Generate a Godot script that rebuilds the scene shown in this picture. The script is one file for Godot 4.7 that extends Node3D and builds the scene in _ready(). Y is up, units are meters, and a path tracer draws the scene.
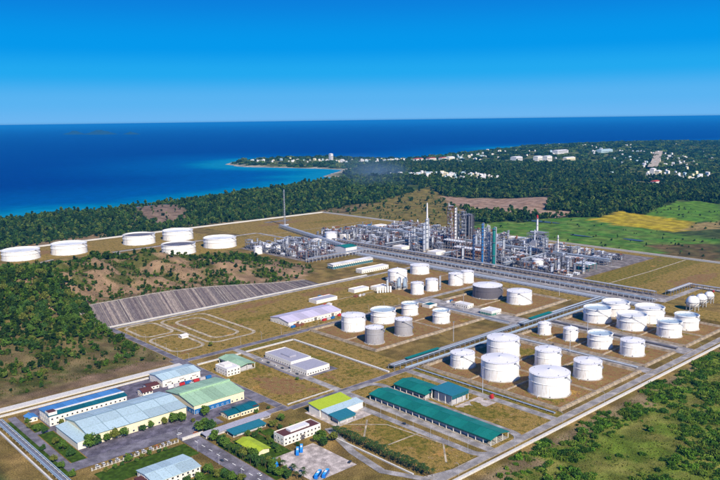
extends Node3D
# Aerial view of a coastal refinery. World axes follow the plant grid: x runs along the front road, -z towards the coast.

# ---------------------------------------------------------------- mesh helper
class MB:
	var v := PackedVector3Array()
	var n := PackedVector3Array()
	var col := PackedColorArray()
	func tri(a: Vector3, b: Vector3, c: Vector3, na: Vector3, nb: Vector3, nc: Vector3) -> void:
		v.append(a); v.append(c); v.append(b)
		n.append(na); n.append(nc); n.append(nb)
	func face(a: Vector3, b: Vector3, c: Vector3) -> void:
		var k := (b - a).cross(c - a).normalized()
		tri(a, b, c, k, k, k)
	func quad(a: Vector3, b: Vector3, c: Vector3, d: Vector3) -> void:
		var k := (c - a).cross(d - b).normalized()
		tri(a, b, c, k, k, k); tri(a, c, d, k, k, k)
	func hexa(p: Array) -> void: # p[0..3] bottom counter-clockwise seen from above, p[4..7] top
		quad(p[4], p[5], p[6], p[7]); quad(p[3], p[2], p[1], p[0])
		for i in 4:
			var j := (i + 1) % 4
			quad(p[i], p[j], p[j + 4], p[i + 4])
	func box(x0: float, x1: float, y0: float, y1: float, z0: float, z1: float) -> void:
		hexa([Vector3(x0, y0, z1), Vector3(x1, y0, z1), Vector3(x1, y0, z0), Vector3(x0, y0, z0), Vector3(x0, y1, z1), Vector3(x1, y1, z1), Vector3(x1, y1, z0), Vector3(x0, y1, z0)])
	func bar(a: Vector3, b: Vector3, w: float, h: float) -> void: # box beam from a to b
		var d := (b - a).normalized()
		var s := d.cross(Vector3.UP)
		if s.length() < 0.01: s = Vector3.RIGHT
		s = s.normalized() * w * 0.5
		var t := d.cross(s).normalized() * h * 0.5
		var q := [a - s - t, a + s - t, a + s + t, a - s + t, b - s - t, b + s - t, b + s + t, b - s + t]
		quad(q[3], q[2], q[1], q[0]); quad(q[4], q[5], q[6], q[7])
		for i in 4:
			var j := (i + 1) % 4
			quad(q[i], q[j], q[j + 4], q[i + 4])
	func obox_free(c: Vector3, e: Vector3, w: float, h: float, l: float) -> void: # slab centred on c, l along e
		bar(c - e * l * 0.5, c + e * l * 0.5, w, h)
	func tube(a: Vector3, b: Vector3, r: float, seg := 8, r1 := -1.0) -> void:
		if r1 < 0.0: r1 = r
		var d := (b - a).normalized()
		var s := d.cross(Vector3.UP)
		if s.length() < 0.01: s = Vector3.RIGHT
		s = s.normalized()
		var t := d.cross(s).normalized()
		for i in seg:
			var p := TAU * i / seg
			var q := TAU * (i + 1) / seg
			var e := s * cos(p) + t * sin(p)
			var f := s * cos(q) + t * sin(q)
			tri(a + e * r, a + f * r, b + f * r1, e, f, f)
			tri(a + e * r, b + f * r1, b + e * r1, e, f, e)
			face(b, b + e * r1, b + f * r1)
			face(a, a + f * r, a + e * r)
	func path(pts: Array, r: float, seg := 6) -> void:
		for i in pts.size() - 1: tube(pts[i], pts[i + 1], r, seg)
	func lathe(o: Vector3, prof: Array, seg := 32, smooth := false) -> void: # prof: Vector2(radius, height) from bottom up, flat or smooth rings
		for k in prof.size() - 1:
			var a: Vector2 = prof[k]
			var b: Vector2 = prof[k + 1]
			var t := b - a
			var nn := Vector2(t.y, -t.x).normalized()
			var n0 := nn
			var n1 := nn
			if smooth:
				if k > 0:
					var u: Vector2 = a - prof[k - 1]
					n0 = (nn + Vector2(u.y, -u.x).normalized()).normalized()
				if k < prof.size() - 2:
					var w: Vector2 = prof[k + 2] - b
					n1 = (nn + Vector2(w.y, -w.x).normalized()).normalized()
			for i in seg:
				var p := TAU * i / seg
				var q := TAU * (i + 1) / seg
				var e := Vector3(cos(p), 0, -sin(p))
				var f := Vector3(cos(q), 0, -sin(q))
				var A := o + e * a.x + Vector3(0, a.y, 0)
				var B := o + f * a.x + Vector3(0, a.y, 0)
				var C := o + f * b.x + Vector3(0, b.y, 0)
				var D := o + e * b.x + Vector3(0, b.y, 0)
				var up := Vector3.UP
				if a.x > 0.0001: tri(A, B, C, e * n0.x + up * n0.y, f * n0.x + up * n0.y, f * n1.x + up * n1.y)
				if b.x > 0.0001: tri(A, C, D, e * n0.x + up * n0.y, f * n1.x + up * n1.y, e * n1.x + up * n1.y)
	func cyl(o: Vector3, r: float, h: float, seg := 12) -> void:
		lathe(o, [Vector2(r, 0), Vector2(r, h), Vector2(0, h)], seg)
	func ball(o: Vector3, r: float, seg := 24, sy := 1.0) -> void:
		var p := []
		var m := seg / 2
		for i in m + 1:
			var a := -PI / 2 + PI * i / m
			p.append(Vector2(cos(a) * r if i > 0 and i < m else 0.0, sin(a) * r * sy))
		lathe(o, p, seg, true)
	func drum(a: Vector3, b: Vector3, r: float, seg := 12) -> void: # horizontal vessel with rounded ends
		var d := (b - a).normalized()
		tube(a, b, r, seg)
		tube(b, b + d * r * 0.45, r, seg, r * 0.6)
		tube(a, a - d * r * 0.45, r, seg, r * 0.6)
	func poly(pts: PackedVector2Array, y: float) -> void:
		var t := Geometry2D.triangulate_polygon(pts)
		for i in range(0, t.size(), 3):
			var a := Vector3(pts[t[i]].x, y, pts[t[i]].y)
			var b := Vector3(pts[t[i + 1]].x, y, pts[t[i + 1]].y)
			var c := Vector3(pts[t[i + 2]].x, y, pts[t[i + 2]].y)
			var k := (b - a).cross(c - a)
			if k.y < 0: tri(a, c, b, Vector3.UP, Vector3.UP, Vector3.UP)
			else: tri(a, b, c, Vector3.UP, Vector3.UP, Vector3.UP)
	func sheet(x0: float, x1: float, z0: float, z1: float, y: float) -> void:
		quad(Vector3(x0, y, z1), Vector3(x1, y, z1), Vector3(x1, y, z0), Vector3(x0, y, z0))
	func ribbon(pts: Array, w: float, y: float, closed := false) -> void: # flat strip along a polyline of Vector2
		var m := pts.size()
		var L := []
		var Rr := []
		for i in m:
			var p: Vector2 = pts[i]
			var a: Vector2 = pts[(i - 1 + m) % m] if (closed or i > 0) else p
			var b: Vector2 = pts[(i + 1) % m] if (closed or i < m - 1) else p
			var d := (b - a).normalized()
			var s := Vector2(-d.y, d.x) * w * 0.5
			L.append(Vector3(p.x + s.x, y, p.y + s.y)); Rr.append(Vector3(p.x - s.x, y, p.y - s.y))
		for i in (m if closed else m - 1):
			var j := (i + 1) % m
			quad(L[i], L[j], Rr[j], Rr[i])
	func mesh(extra: Array = []) -> ArrayMesh:
		var am := ArrayMesh.new()
		_add(am)
		for e in extra: e._add(am)
		return am
	func _add(am: ArrayMesh) -> void:
		var a := []
		a.resize(Mesh.ARRAY_MAX)
		a[Mesh.ARRAY_VERTEX] = v
		a[Mesh.ARRAY_NORMAL] = n
		if col.size() == v.size() and v.size() > 0: a[Mesh.ARRAY_COLOR] = col
		am.add_surface_from_arrays(Mesh.PRIMITIVE_TRIANGLES, a)

# ---------------------------------------------------------------- materials
var mats := {}
var tex := {}
func C(r: float, g: float, b: float) -> Color: return Color(r / 255.0, g / 255.0, b / 255.0)
func noise_tex(key: String, sd: int, freq: float, lo: float, hi: float, octaves := 4, size := 512, steps: Array = []) -> Texture2D:
	if tex.has(key): return tex[key]
	var f := FastNoiseLite.new()
	f.seed = sd; f.frequency = freq; f.noise_type = FastNoiseLite.TYPE_SIMPLEX_SMOOTH
	f.fractal_type = FastNoiseLite.FRACTAL_FBM; f.fractal_octaves = octaves; f.fractal_gain = 0.58
	var t := NoiseTexture2D.new()
	t.width = size; t.height = size; t.seamless = true; t.noise = f; t.normalize = true; t.generate_mipmaps = false
	var g := Gradient.new()
	if steps.is_empty():
		g.set_offset(0, 0.22); g.set_color(0, Color(lo, lo, lo)); g.set_offset(1, 0.78); g.set_color(1, Color(hi, hi, hi))
	else:
		var off := PackedFloat32Array()
		var cc := PackedColorArray()
		for s in steps: off.append(s[0]); cc.append(s[1])
		g.offsets = off; g.colors = cc
	t.color_ramp = g
	tex[key] = t
	return t
func plain(key: String, c: Color, rough := 0.6, metal := 0.0, grain := "", gs := 0.05, spec := 0.4) -> StandardMaterial3D:
	if mats.has(key): return mats[key]
	var m := StandardMaterial3D.new()
	m.resource_name = key; m.albedo_color = c; m.roughness = rough; m.metallic = metal; m.metallic_specular = spec
	if grain != "":
		m.albedo_texture = tex[grain]
		m.uv1_triplanar = true; m.uv1_world_triplanar = true
		m.uv1_scale = Vector3(gs, gs, gs) if grain != "streak" else Vector3(gs, gs * 0.06, gs)
	mats[key] = m
	return m
func ground_mat(key: String, c: Color, t1: String, s1: float, t2: String, s2: float) -> StandardMaterial3D:
	var m := plain(key, c, 0.95, 0.0, t1, s1, 0.15)
	m.detail_enabled = true; m.detail_albedo = tex[t2]; m.detail_blend_mode = BaseMaterial3D.BLEND_MODE_MUL
	m.detail_uv_layer = BaseMaterial3D.DETAIL_UV_2; m.uv2_triplanar = true; m.uv2_world_triplanar = true; m.uv2_scale = Vector3(s2, s2, s2)
	return m
func tone(key: String, k: int) -> StandardMaterial3D: # sheets of one roof fade unevenly
	var id := "%s_%d" % [key, k]
	if not mats.has(id):
		var m: StandardMaterial3D = mats[key].duplicate()
		var f: float = [1.0, 0.95, 0.98, 0.91, 1.0][k]
		m.resource_name = id
		m.albedo_color = Color(minf(1.0, m.albedo_color.r * f + (0.02 if k == 4 else 0.0)), minf(1.0, m.albedo_color.g * f + (0.02 if k == 4 else 0.0)), minf(1.0, m.albedo_color.b * f + (0.02 if k == 4 else 0.0)))
		mats[id] = m
	return mats[id]
func M(key: String) -> StandardMaterial3D: return mats[key]
func make_materials() -> void:
	noise_tex("fine", 3, 0.035, 0.76, 1.0)
	noise_tex("soft", 5, 0.02, 0.92, 1.0, 5)
	noise_tex("streak", 8, 0.024, 0, 0, 5, 512, [[0.12, C(204, 192, 176)], [0.3, C(236, 234, 230)], [0.42, C(255, 255, 255)], [0.6, C(248, 248, 248)], [0.85, C(255, 255, 255)]])
	noise_tex("dirt", 9, 0.02, 0, 0, 6, 512, [[0.15, C(196, 192, 184)], [0.34, C(236, 236, 234)], [0.5, C(255, 255, 255)], [0.7, C(238, 238, 240)], [0.85, C(222, 220, 214)]])
	noise_tex("rough", 12, 0.03, 0.64, 1.0, 5, 1024)
	noise_tex("dry", 21, 0.016, 0, 0, 6, 1024, [[0.18, C(122, 112, 56)], [0.34, C(150, 132, 70)], [0.46, C(184, 152, 86)], [0.55, C(196, 164, 100)], [0.64, C(160, 140, 74)], [0.74, C(178, 140, 92)], [0.85, C(206, 184, 140)]])
	noise_tex("soil", 23, 0.014, 0, 0, 6, 1024, [[0.18, C(142, 108, 76)], [0.36, C(182, 140, 100)], [0.5, C(168, 132, 94)], [0.6, C(180, 152, 100)], [0.7, C(150, 136, 80)], [0.84, C(206, 176, 140)]])
	noise_tex("olive", 29, 0.014, 0, 0, 6, 1024, [[0.2, C(104, 106, 46)], [0.4, C(134, 128, 56)], [0.58, C(156, 140, 70)], [0.8, C(178, 152, 88)]])
	noise_tex("patch", 31, 0.01, 0.74, 1.0, 5)
	noise_tex("asph", 37, 0.03, 0.84, 1.0, 5)
	noise_tex("stain", 41, 0.03, 0, 0, 5, 512, [[0.2, C(112, 102, 112)], [0.4, C(160, 150, 156)], [0.52, C(200, 190, 186)], [0.62, C(140, 128, 136)], [0.78, C(222, 212, 202)]])
	noise_tex("leafy", 43, 0.02, 0.7, 1.0, 4)
	# ground
	ground_mat("dry_grass", Color(0.96, 0.97, 0.91), "dry", 0.0071, "rough", 0.023)
	ground_mat("olive_grass", Color(0.98, 0.97, 0.9), "olive", 0.011, "rough", 0.027)
	ground_mat("brown_soil", Color(0.95, 0.95, 0.9), "soil", 0.0093, "rough", 0.025)
	ground_mat("pale_soil", Color(1.0, 0.95, 0.9), "dry", 0.013, "asph", 0.04)
	ground_mat("lawn", C(88, 120, 38), "patch", 0.03, "rough", 0.2)
	ground_mat("asphalt", C(146, 143, 154), "asph", 0.05, "patch", 0.013)
	ground_mat("pale_road", C(190, 186, 184), "asph", 0.05, "patch", 0.013)
	ground_mat("apron", C(130, 126, 142), "asph", 0.04, "patch", 0.017)
	ground_mat("plant_paving", C(172, 164, 162), "rough", 0.04, "patch", 0.015)
	ground_mat("court_paving", C(228, 216, 208), "asph", 0.05, "patch", 0.02)
	ground_mat("track", C(240, 224, 194), "rough", 0.06, "patch", 0.02)
	ground_mat("concrete", C(206, 200, 190), "asph", 0.09, "patch", 0.03)
	ground_mat("white_concrete", C(232, 230, 224), "asph", 0.07, "soft", 0.03)
	ground_mat("bund", C(212, 194, 168), "rough", 0.05, "patch", 0.03)
	ground_mat("slope_stain", Color(1, 0.97, 0.96), "stain", 0.035, "rough", 0.06)
	ground_mat("far_sand", C(226, 212, 190), "asph", 0.02, "patch", 0.01)
	var tm := ground_mat("terrain", Color.WHITE, "rough", 0.021, "patch", 0.006)
	tm.vertex_color_use_as_albedo = true
	# metal and paint
	plain("tank_white", C(250, 250, 248), 0.45, 0.0, "streak", 0.09)
	plain("roof_white", C(240, 240, 242), 0.5, 0.0, "soft", 0.09)
	plain("tank_grey", C(176, 176, 182), 0.5, 0.2, "streak", 0.12)
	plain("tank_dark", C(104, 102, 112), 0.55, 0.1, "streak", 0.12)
	plain("deck_blue", C(168, 190, 208), 0.6, 0.0, "soft", 0.06)
	plain("deck_pale", C(226, 230, 232), 0.6, 0.0, "soft", 0.06)
	plain("steel", C(142, 146, 160), 0.5, 0.0, "fine", 0.08)
	plain("steel_dark", C(84, 84, 96), 0.6, 0.0, "fine", 0.08)
	plain("steel_brown", C(150, 98, 74), 0.7, 0.0, "fine", 0.08)
	plain("rail", C(112, 116, 124), 0.6)
	plain("silver", C(196, 202, 214), 0.35, 0.1, "soft", 0.1)
	plain("pipe_white", C(226, 232, 238), 0.45, 0.0, "fine", 0.05)
	plain("pipe_blue", C(170, 192, 214), 0.45, 0.0, "fine", 0.05)
	plain("teal", C(24, 122, 122), 0.5, 0.0, "soft", 0.1)
	plain("blue_paint", C(40, 112, 176), 0.5, 0.0, "soft", 0.1)
	plain("red_paint", C(184, 48, 52), 0.6)
	plain("cream", C(238, 228, 196), 0.8, 0.0, "streak", 0.2)
	plain("white_wall", C(240, 236, 228), 0.8, 0.0, "streak", 0.2)
	plain("grey_wall", C(190, 190, 196), 0.8, 0.0, "streak", 0.2)
	plain("glass", C(40, 52, 66), 0.15, 0.0, "", 0.0, 0.6)
	plain("dark_open", C(46, 50, 58), 0.9)
	plain("roof_sky", C(186, 212, 220), 0.5, 0.0, "dirt", 0.045)
	plain("roof_seam", C(110, 138, 150), 0.7)
	plain("roof_blue", C(84, 146, 208), 0.5, 0.0, "dirt", 0.045)
	plain("roof_green", C(164, 200, 166), 0.5, 0.0, "dirt", 0.045)
	plain("roof_teal", C(26, 124, 112), 0.5, 0.0, "dirt", 0.045)
	plain("roof_deep", C(18, 98, 112), 0.5, 0.0, "dirt", 0.045)
	plain("roof_tealblue", C(46, 122, 140), 0.5, 0.0, "dirt", 0.045)
	plain("roof_lime", C(176, 198, 44), 0.6, 0.0, "dirt", 0.045)
	plain("roof_lavender", C(206, 200, 222), 0.55, 0.0, "streak", 0.2)
	plain("roof_grey", C(172, 172, 186), 0.6, 0.0, "dirt", 0.045)
	plain("roof_brown", C(104, 62, 60), 0.7, 0.0, "fine", 0.1)
	plain("roof_white2", C(230, 230, 232), 0.6, 0.0, "dirt", 0.045)
	plain("roof_red", C(196, 84, 72), 0.7, 0.0, "fine", 0.05)
	plain("island", C(36, 66, 62), 0.95, 0.0, "rough", 0.002)
	plain("pond", C(78, 108, 128), 0.6, 0.0, "rough", 0.02, 0.1)
	plain("paint_line", C(236, 236, 230), 0.7)
	plain("bus_blue", C(30, 120, 216), 0.3)
	plain("bus_cyan", C(64, 168, 226), 0.3)
	plain("car_white", C(232, 232, 232), 0.25)
	plain("car_dark", C(60, 66, 78), 0.25)
	plain("car_orange", C(226, 132, 40), 0.35)
	plain("tyre", C(34, 34, 36), 0.9)
	plain("bark", C(104, 86, 66), 0.95, 0.0, "fine", 0.5)
	for d in [["leaf_mid", C(98, 132, 52)], ["leaf_dark", C(70, 106, 52)], ["leaf_olive", C(122, 132, 58)], ["leaf_palm", C(62, 88, 46)], ["leaf_bright", C(104, 140, 44)]]:
		var m := plain(d[0], d[1], 0.8, 0.0, "leafy", 0.09, 0.2)
		m.backlight_enabled = true; m.backlight = d[1] * 0.35
	for d in [["forest_leaf", C(210, 210, 210)]]:
		var m := plain(d[0], d[1], 0.85, 0.0, "leafy", 0.012, 0.1)
		m.vertex_color_use_as_albedo = true

# ---------------------------------------------------------------- node helpers
func part(mb: MB, called: String, m: Material, parent: Node3D, stuff := false) -> MeshInstance3D:
	var o := MeshInstance3D.new()
	o.name = called; o.mesh = mb.mesh(); o.material_override = m
	parent.add_child(o, true)
	if stuff: o.set_meta("kind", "stuff")
	return o
func share(me: Mesh, called: String, m: Material, parent: Node3D, at := Vector3.ZERO, turn := 0.0) -> MeshInstance3D:
	var o := MeshInstance3D.new()
	o.name = called; o.mesh = me; o.material_override = m
	parent.add_child(o, true)
	o.position = at; o.rotation.y = turn
	return o
func thing(called: String, label: String, category: String, at := Vector3.ZERO, group := "", turn := 0.0) -> Node3D:
	var o := Node3D.new()
	o.name = called
	add_child(o, true)
	o.position = at; o.rotation.y = turn
	o.set_meta("label", label); o.set_meta("category", category)
	if group != "": o.set_meta("group", group)
	return o
var told := {}
func distinct(label: String) -> String: # repeats run from left to right through the picture
	told[label] = told.get(label, 0) + 1
	var k: int = told[label]
	return label if k == 1 else label + ", " + ["", "", "second", "third", "fourth", "fifth", "sixth", "seventh", "eighth", "ninth", "tenth", "eleventh", "twelfth"][mini(k, 12)] + " from the left"
func struct(mb: MB, called: String, m: Material) -> MeshInstance3D:
	var o := part(mb, called, m, self)
	o.set_meta("kind", "structure")
	return o
func copy(src: Node3D, at: Vector3, label: String, turn := 0.0, sc := Vector3.ONE) -> Node3D:
	var o := src.duplicate()
	o.name = String(src.name).rstrip("0123456789").trim_suffix("_")
	add_child(o, true)
	o.transform = Transform3D(Basis(Vector3.UP, turn).scaled(sc) if sc != Vector3.ONE else Basis(Vector3.UP, turn), at)
	o.set_meta("label", label)
	return o

# ---------------------------------------------------------------- setting
var COAST := PackedVector2Array()
var ZONES := {
	"olive": [[1383, -1579], [1725, -1752], [2047, -1856], [1920, -1671], [1643, -1354], [1355, -1101], [1357, -1247], [1374, -1427]],
	"pink": [[1900, -1680], [1935, -1560], [2010, -1390], [1985, -1282], [1772, -1172], [1832, -1038], [1699, -1078], [1655, -1173], [1634, -1329]],
	"tanleft": [[1334, -1669], [1515, -1730], [1656, -1695], [1443, -1478], [1353, -1546]],
	"veg": [[1648, -1279], [1690, -1198], [1665, -1101], [1559, -1105], [1570, -1208]],
	"wet": [[1424, -1173], [1540, -1153], [1691, -1072], [1777, -1006], [1677, -844], [1627, -633], [1364, -528], [1367, -665], [1363, -880], [1365, -1022]],
	"yellow": [[1720, -1010], [1890, -1010], [1880, -865], [1830, -740], [1690, -750], [1672, -851]],
	"green": [[1864, -939], [2186, -993], [2285, -961], [2274, -892], [1907, -745], [1839, -821]],
	"tanr": [[1821, -787], [1925, -752], [1772, -691], [1708, -761]],
	"tanlow": [[1451, -728], [1544, -665], [1551, -603], [1369, -530], [1365, -605]],
	"baretop": [[949, -2036], [1048, -2106], [1083, -1978], [1000, -1789], [884, -1751]],
	"strip": [[500, -1690], [691, -1732], [760, -1734], [700, -1665], [500, -1650]],
}
var zone_poly := {}
var nz := FastNoiseLite.new()
var nz2 := FastNoiseLite.new()
const HILL_ROAD := [Vector2(270, -1100), Vector2(300, -1120), Vector2(340, -1160), Vector2(385, -1190), Vector2(405, -1240), Vector2(400, -1300), Vector2(415, -1370), Vector2(450, -1430), Vector2(520, -1470)]
const BUMPS := [[320.0, -1040.0, 130.0, 120.0, 38.0], [500.0, -1150.0, 180.0, 100.0, 42.0], [660.0, -1060.0, 150.0, 90.0, 14.0], [180.0, -1000.0, 130.0, 170.0, 24.0], [380.0, -1330.0, 120.0, 90.0, 8.0]]
const FAR_BUMPS := [[2130.0, -1190.0, 300.0, 190.0, 34.0], [2050.0, -2100.0, 500.0, 260.0, 26.0], [1250.0, -2010.0, 330.0, 190.0, 16.0], [980.0, -1960.0, 120.0, 130.0, 14.0], [600.0, -1990.0, 420.0, 150.0, 8.0], [3000.0, -2000.0, 800.0, 500.0, 24.0], [4200.0, -2700.0, 900.0, 600.0, 30.0], [3100.0, -3900.0, 300.0, 300.0, 18.0], [5600.0, -3000.0, 1500.0, 700.0, 46.0]]

func coast_depth(x: float, z: float) -> float: # metres inside the coastline, negative at sea
	var p := Vector2(x, z)
	var best := 1e9
	var m := COAST.size()
	for i in m - 4: # the last edges close the polygon far away behind the camera
		var q := Geometry2D.get_closest_point_to_segment(p, COAST[i], COAST[i + 1])
		best = minf(best, q.distance_squared_to(p))
	return sqrt(best) * (1.0 if Geometry2D.is_point_in_polygon(p, COAST) else -1.0)
func wall_top(x: float) -> float:
	return 24.0 * (1.0 - smoothstep(470, 790, x))
func hill(x: float, z: float) -> float:
	if x > 870 or x < -200 or z > -730 or z < -1500: return 0.0
	var g := 0.0
	for b in BUMPS:
		var dx: float = (x - b[0]) / b[2]
		var dz: float = (z - b[1]) / b[3]
		g += b[4] * exp(-dx * dx - dz * dz)
	g *= 1.0 + 0.42 * nz.get_noise_2d(x * 3.0, z * 3.0) + 0.14 * nz.get_noise_2d(x * 11.0, z * 11.0)
	var back := lerpf(-1460.0, -1290.0, smoothstep(470, 660, x))
	g *= smoothstep(back, back + 110.0, z)
	g *= 1.0 - smoothstep(740, 865, x)
	var cut := 0.0 # ground in front of, on and above the retaining slope
	if z < -955: cut = lerpf(wall_top(x), g, smoothstep(-955, -1040, z))
	elif z < -921: cut = wall_top(x) * (-921.0 - z) / 34.0
	return lerpf(g * smoothstep(-735, -930, z), cut, smoothstep(335, 386, x))
func land(x: float, z: float, d: float) -> float:
	var h := hill(x, z)
	for b in FAR_BUMPS:
		var dx: float = (x - b[0]) / b[2]
		var dz: float = (z - b[1]) / b[3]
		var e := dx * dx + dz * dz
		if e < 6.0: h += b[4] * exp(-e)
	var inside := x > 100 and x < 1390 and z < -322 and z > -1668
	if not inside and not (x < 900 and z > -1500):
		h += 3.0 * nz.get_noise_2d(x, z) + (12.0 * maxf(0.0, nz2.get_noise_2d(x, z)) if x > 2300 else 0.0)
	if inside and h > 0.0 and x > 870: h = 0.0
	if inside and z < -1500: h *= smoothstep(-1640, -1668, z)
	if z > -322 and x > 150: h -= 2.2 * smoothstep(-322, -305, z)
	if d < 150.0: h = lerpf(-10.0, h, smoothstep(-25, 150, d))
	return h
func ground_y(x: float, z: float) -> float:
	return land(x, z, coast_depth(x, z) if (z < -1650 or x > 2200) else 999.0)
func zone_at(x: float, z: float) -> String:
	var j := Vector2(x + 14.0 * nz.get_noise_2d(x * 6, z * 6), z + 14.0 * nz.get_noise_2d(z * 6, x * 6))
	for k in ["tanr", "yellow", "green", "veg", "tanlow", "pink", "wet", "olive", "tanleft", "baretop", "strip"]:
		if Geometry2D.is_point_in_polygon(j, zone_poly[k]): return k
	return ""
func lin(r: float, g: float, b: float) -> Color: return C(r, g, b).srgb_to_linear()
func terrain_color(x: float, z: float, d: float) -> Color:
	var a := nz.get_noise_2d(x * 4, z * 4)
	var b := nz.get_noise_2d(x * 13 + 500, z * 13)
	var t := clampf(0.5 + a * 0.9 + b * 0.5, 0, 1)
	if d < 60.0 + 40.0 * a: return lin(240, 228, 204)
	if x < 384 and z < -722 and z > -748 + 10.0 * a: return lin(178, 150, 122).lerp(lin(150, 130, 92), t)
	if x > 150 and x < 1385 and z < -322 and z > -1665:
		if (x < 384 and z < -738) or (z < -955 and hill(x, z) > 1.2):
			# scrub hill: bare soil, dry grass and green undergrowth
			var bare := smoothstep(0.42, 0.6, t + (0.2 if z > -1090 and x > 370 else 0.0)) * (1.0 if x > 330 and z < -940 else 0.35)
			return lin(104, 114, 56).lerp(lin(134, 126, 74), clampf(0.5 + b * 2.0, 0, 1)).lerp(lin(196, 164, 128), bare)
		return lin(186, 156, 96).lerp(lin(150, 134, 72), t)
	if z >= -322 and x > 150: # marsh before the front wall
		var w := nz.get_noise_2d(x * 5 + 90, z * 5)
		if z > -312 + w * 20: return lin(128, 154, 54).lerp(lin(166, 164, 84), clampf(0.4 + w * 1.3 + b, 0, 1))
		return lin(168, 148, 112)
	match zone_at(x, z):
		"olive": return lin(146, 140, 74).lerp(lin(174, 152, 84), t)
		"pink": return lin(222, 190, 164).lerp(lin(204, 166, 136), t)
		"tanleft": return lin(178, 152, 112).lerp(lin(120, 112, 70), t)
		"wet": return lin(92, 158, 52).lerp(lin(146, 172, 80), t)
		"yellow": return lin(232, 208, 44).lerp(lin(220, 196, 70), t)
		"green": return lin(110, 166, 54).lerp(lin(128, 172, 62), t)
		"tanr": return lin(200, 176, 112)
		"tanlow": return lin(164, 136, 92).lerp(lin(96, 98, 56), t)
		"baretop": return lin(186, 160, 138).lerp(lin(150, 128, 110), t)
		"strip": return lin(184, 156, 116)
	if x < 150 and z > -1500: return lin(90, 98, 46).lerp(lin(128, 116, 66), t)
	if z < -1672 and x < 1500 and nz.get_noise_2d(x * 5, z * 5) > 0.2: return lin(206, 182, 150).lerp(lin(150, 140, 92), clampf(0.5 + b * 2.0, 0, 1))
	if x > 2300 and b > 0.05: return lin(176, 170, 120).lerp(lin(140, 160, 84), clampf(0.5 + a * 2.0, 0, 1))
	return lin(70, 96, 50).lerp(lin(110, 122, 68), t)
func steps_to(list: Array, to: float, step: float) -> void:
	var a: float = list[-1]
	var m := int(ceil(absf(to - a) / step))
	for i in m: list.append(a + (to - a) * (i + 1) / m)
func grid_mesh(xs: Array, zs: Array, f: Callable) -> ArrayMesh: # f(x, z) -> [height, colour]
	var nx := xs.size()
	var nzz := zs.size()
	var v := PackedVector3Array()
	var c := PackedColorArray()
	var n := PackedVector3Array()
	v.resize(nx * nzz); c.resize(nx * nzz); n.resize(nx * nzz)
	for j in nzz:
		for i in nx:
			var r: Array = f.call(xs[i], zs[j])
			v[j * nx + i] = Vector3(xs[i], r[0], zs[j])
			c[j * nx + i] = r[1]
	for j in nzz:
		for i in nx:
			var du := v[j * nx + mini(i + 1, nx - 1)] - v[j * nx + maxi(i - 1, 0)]
			var dv := v[mini(j + 1, nzz - 1) * nx + i] - v[maxi(j - 1, 0) * nx + i]
			var k := dv.cross(du)
			n[j * nx + i] = k.normalized() if k.y > 0 else -k.normalized()
	var idx := PackedInt32Array()
	for j in nzz - 1:
		for i in nx - 1:
			var a := j * nx + i
			idx.append_array([a, a + nx, a + 1, a + 1, a + nx, a + nx + 1])
	var arr := []
	arr.resize(Mesh.ARRAY_MAX)
	arr[Mesh.ARRAY_VERTEX] = v; arr[Mesh.ARRAY_NORMAL] = n; arr[Mesh.ARRAY_COLOR] = c; arr[Mesh.ARRAY_INDEX] = idx
	var am := ArrayMesh.new()
	am.add_surface_from_arrays(Mesh.PRIMITIVE_TRIANGLES, arr)
	return am
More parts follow.
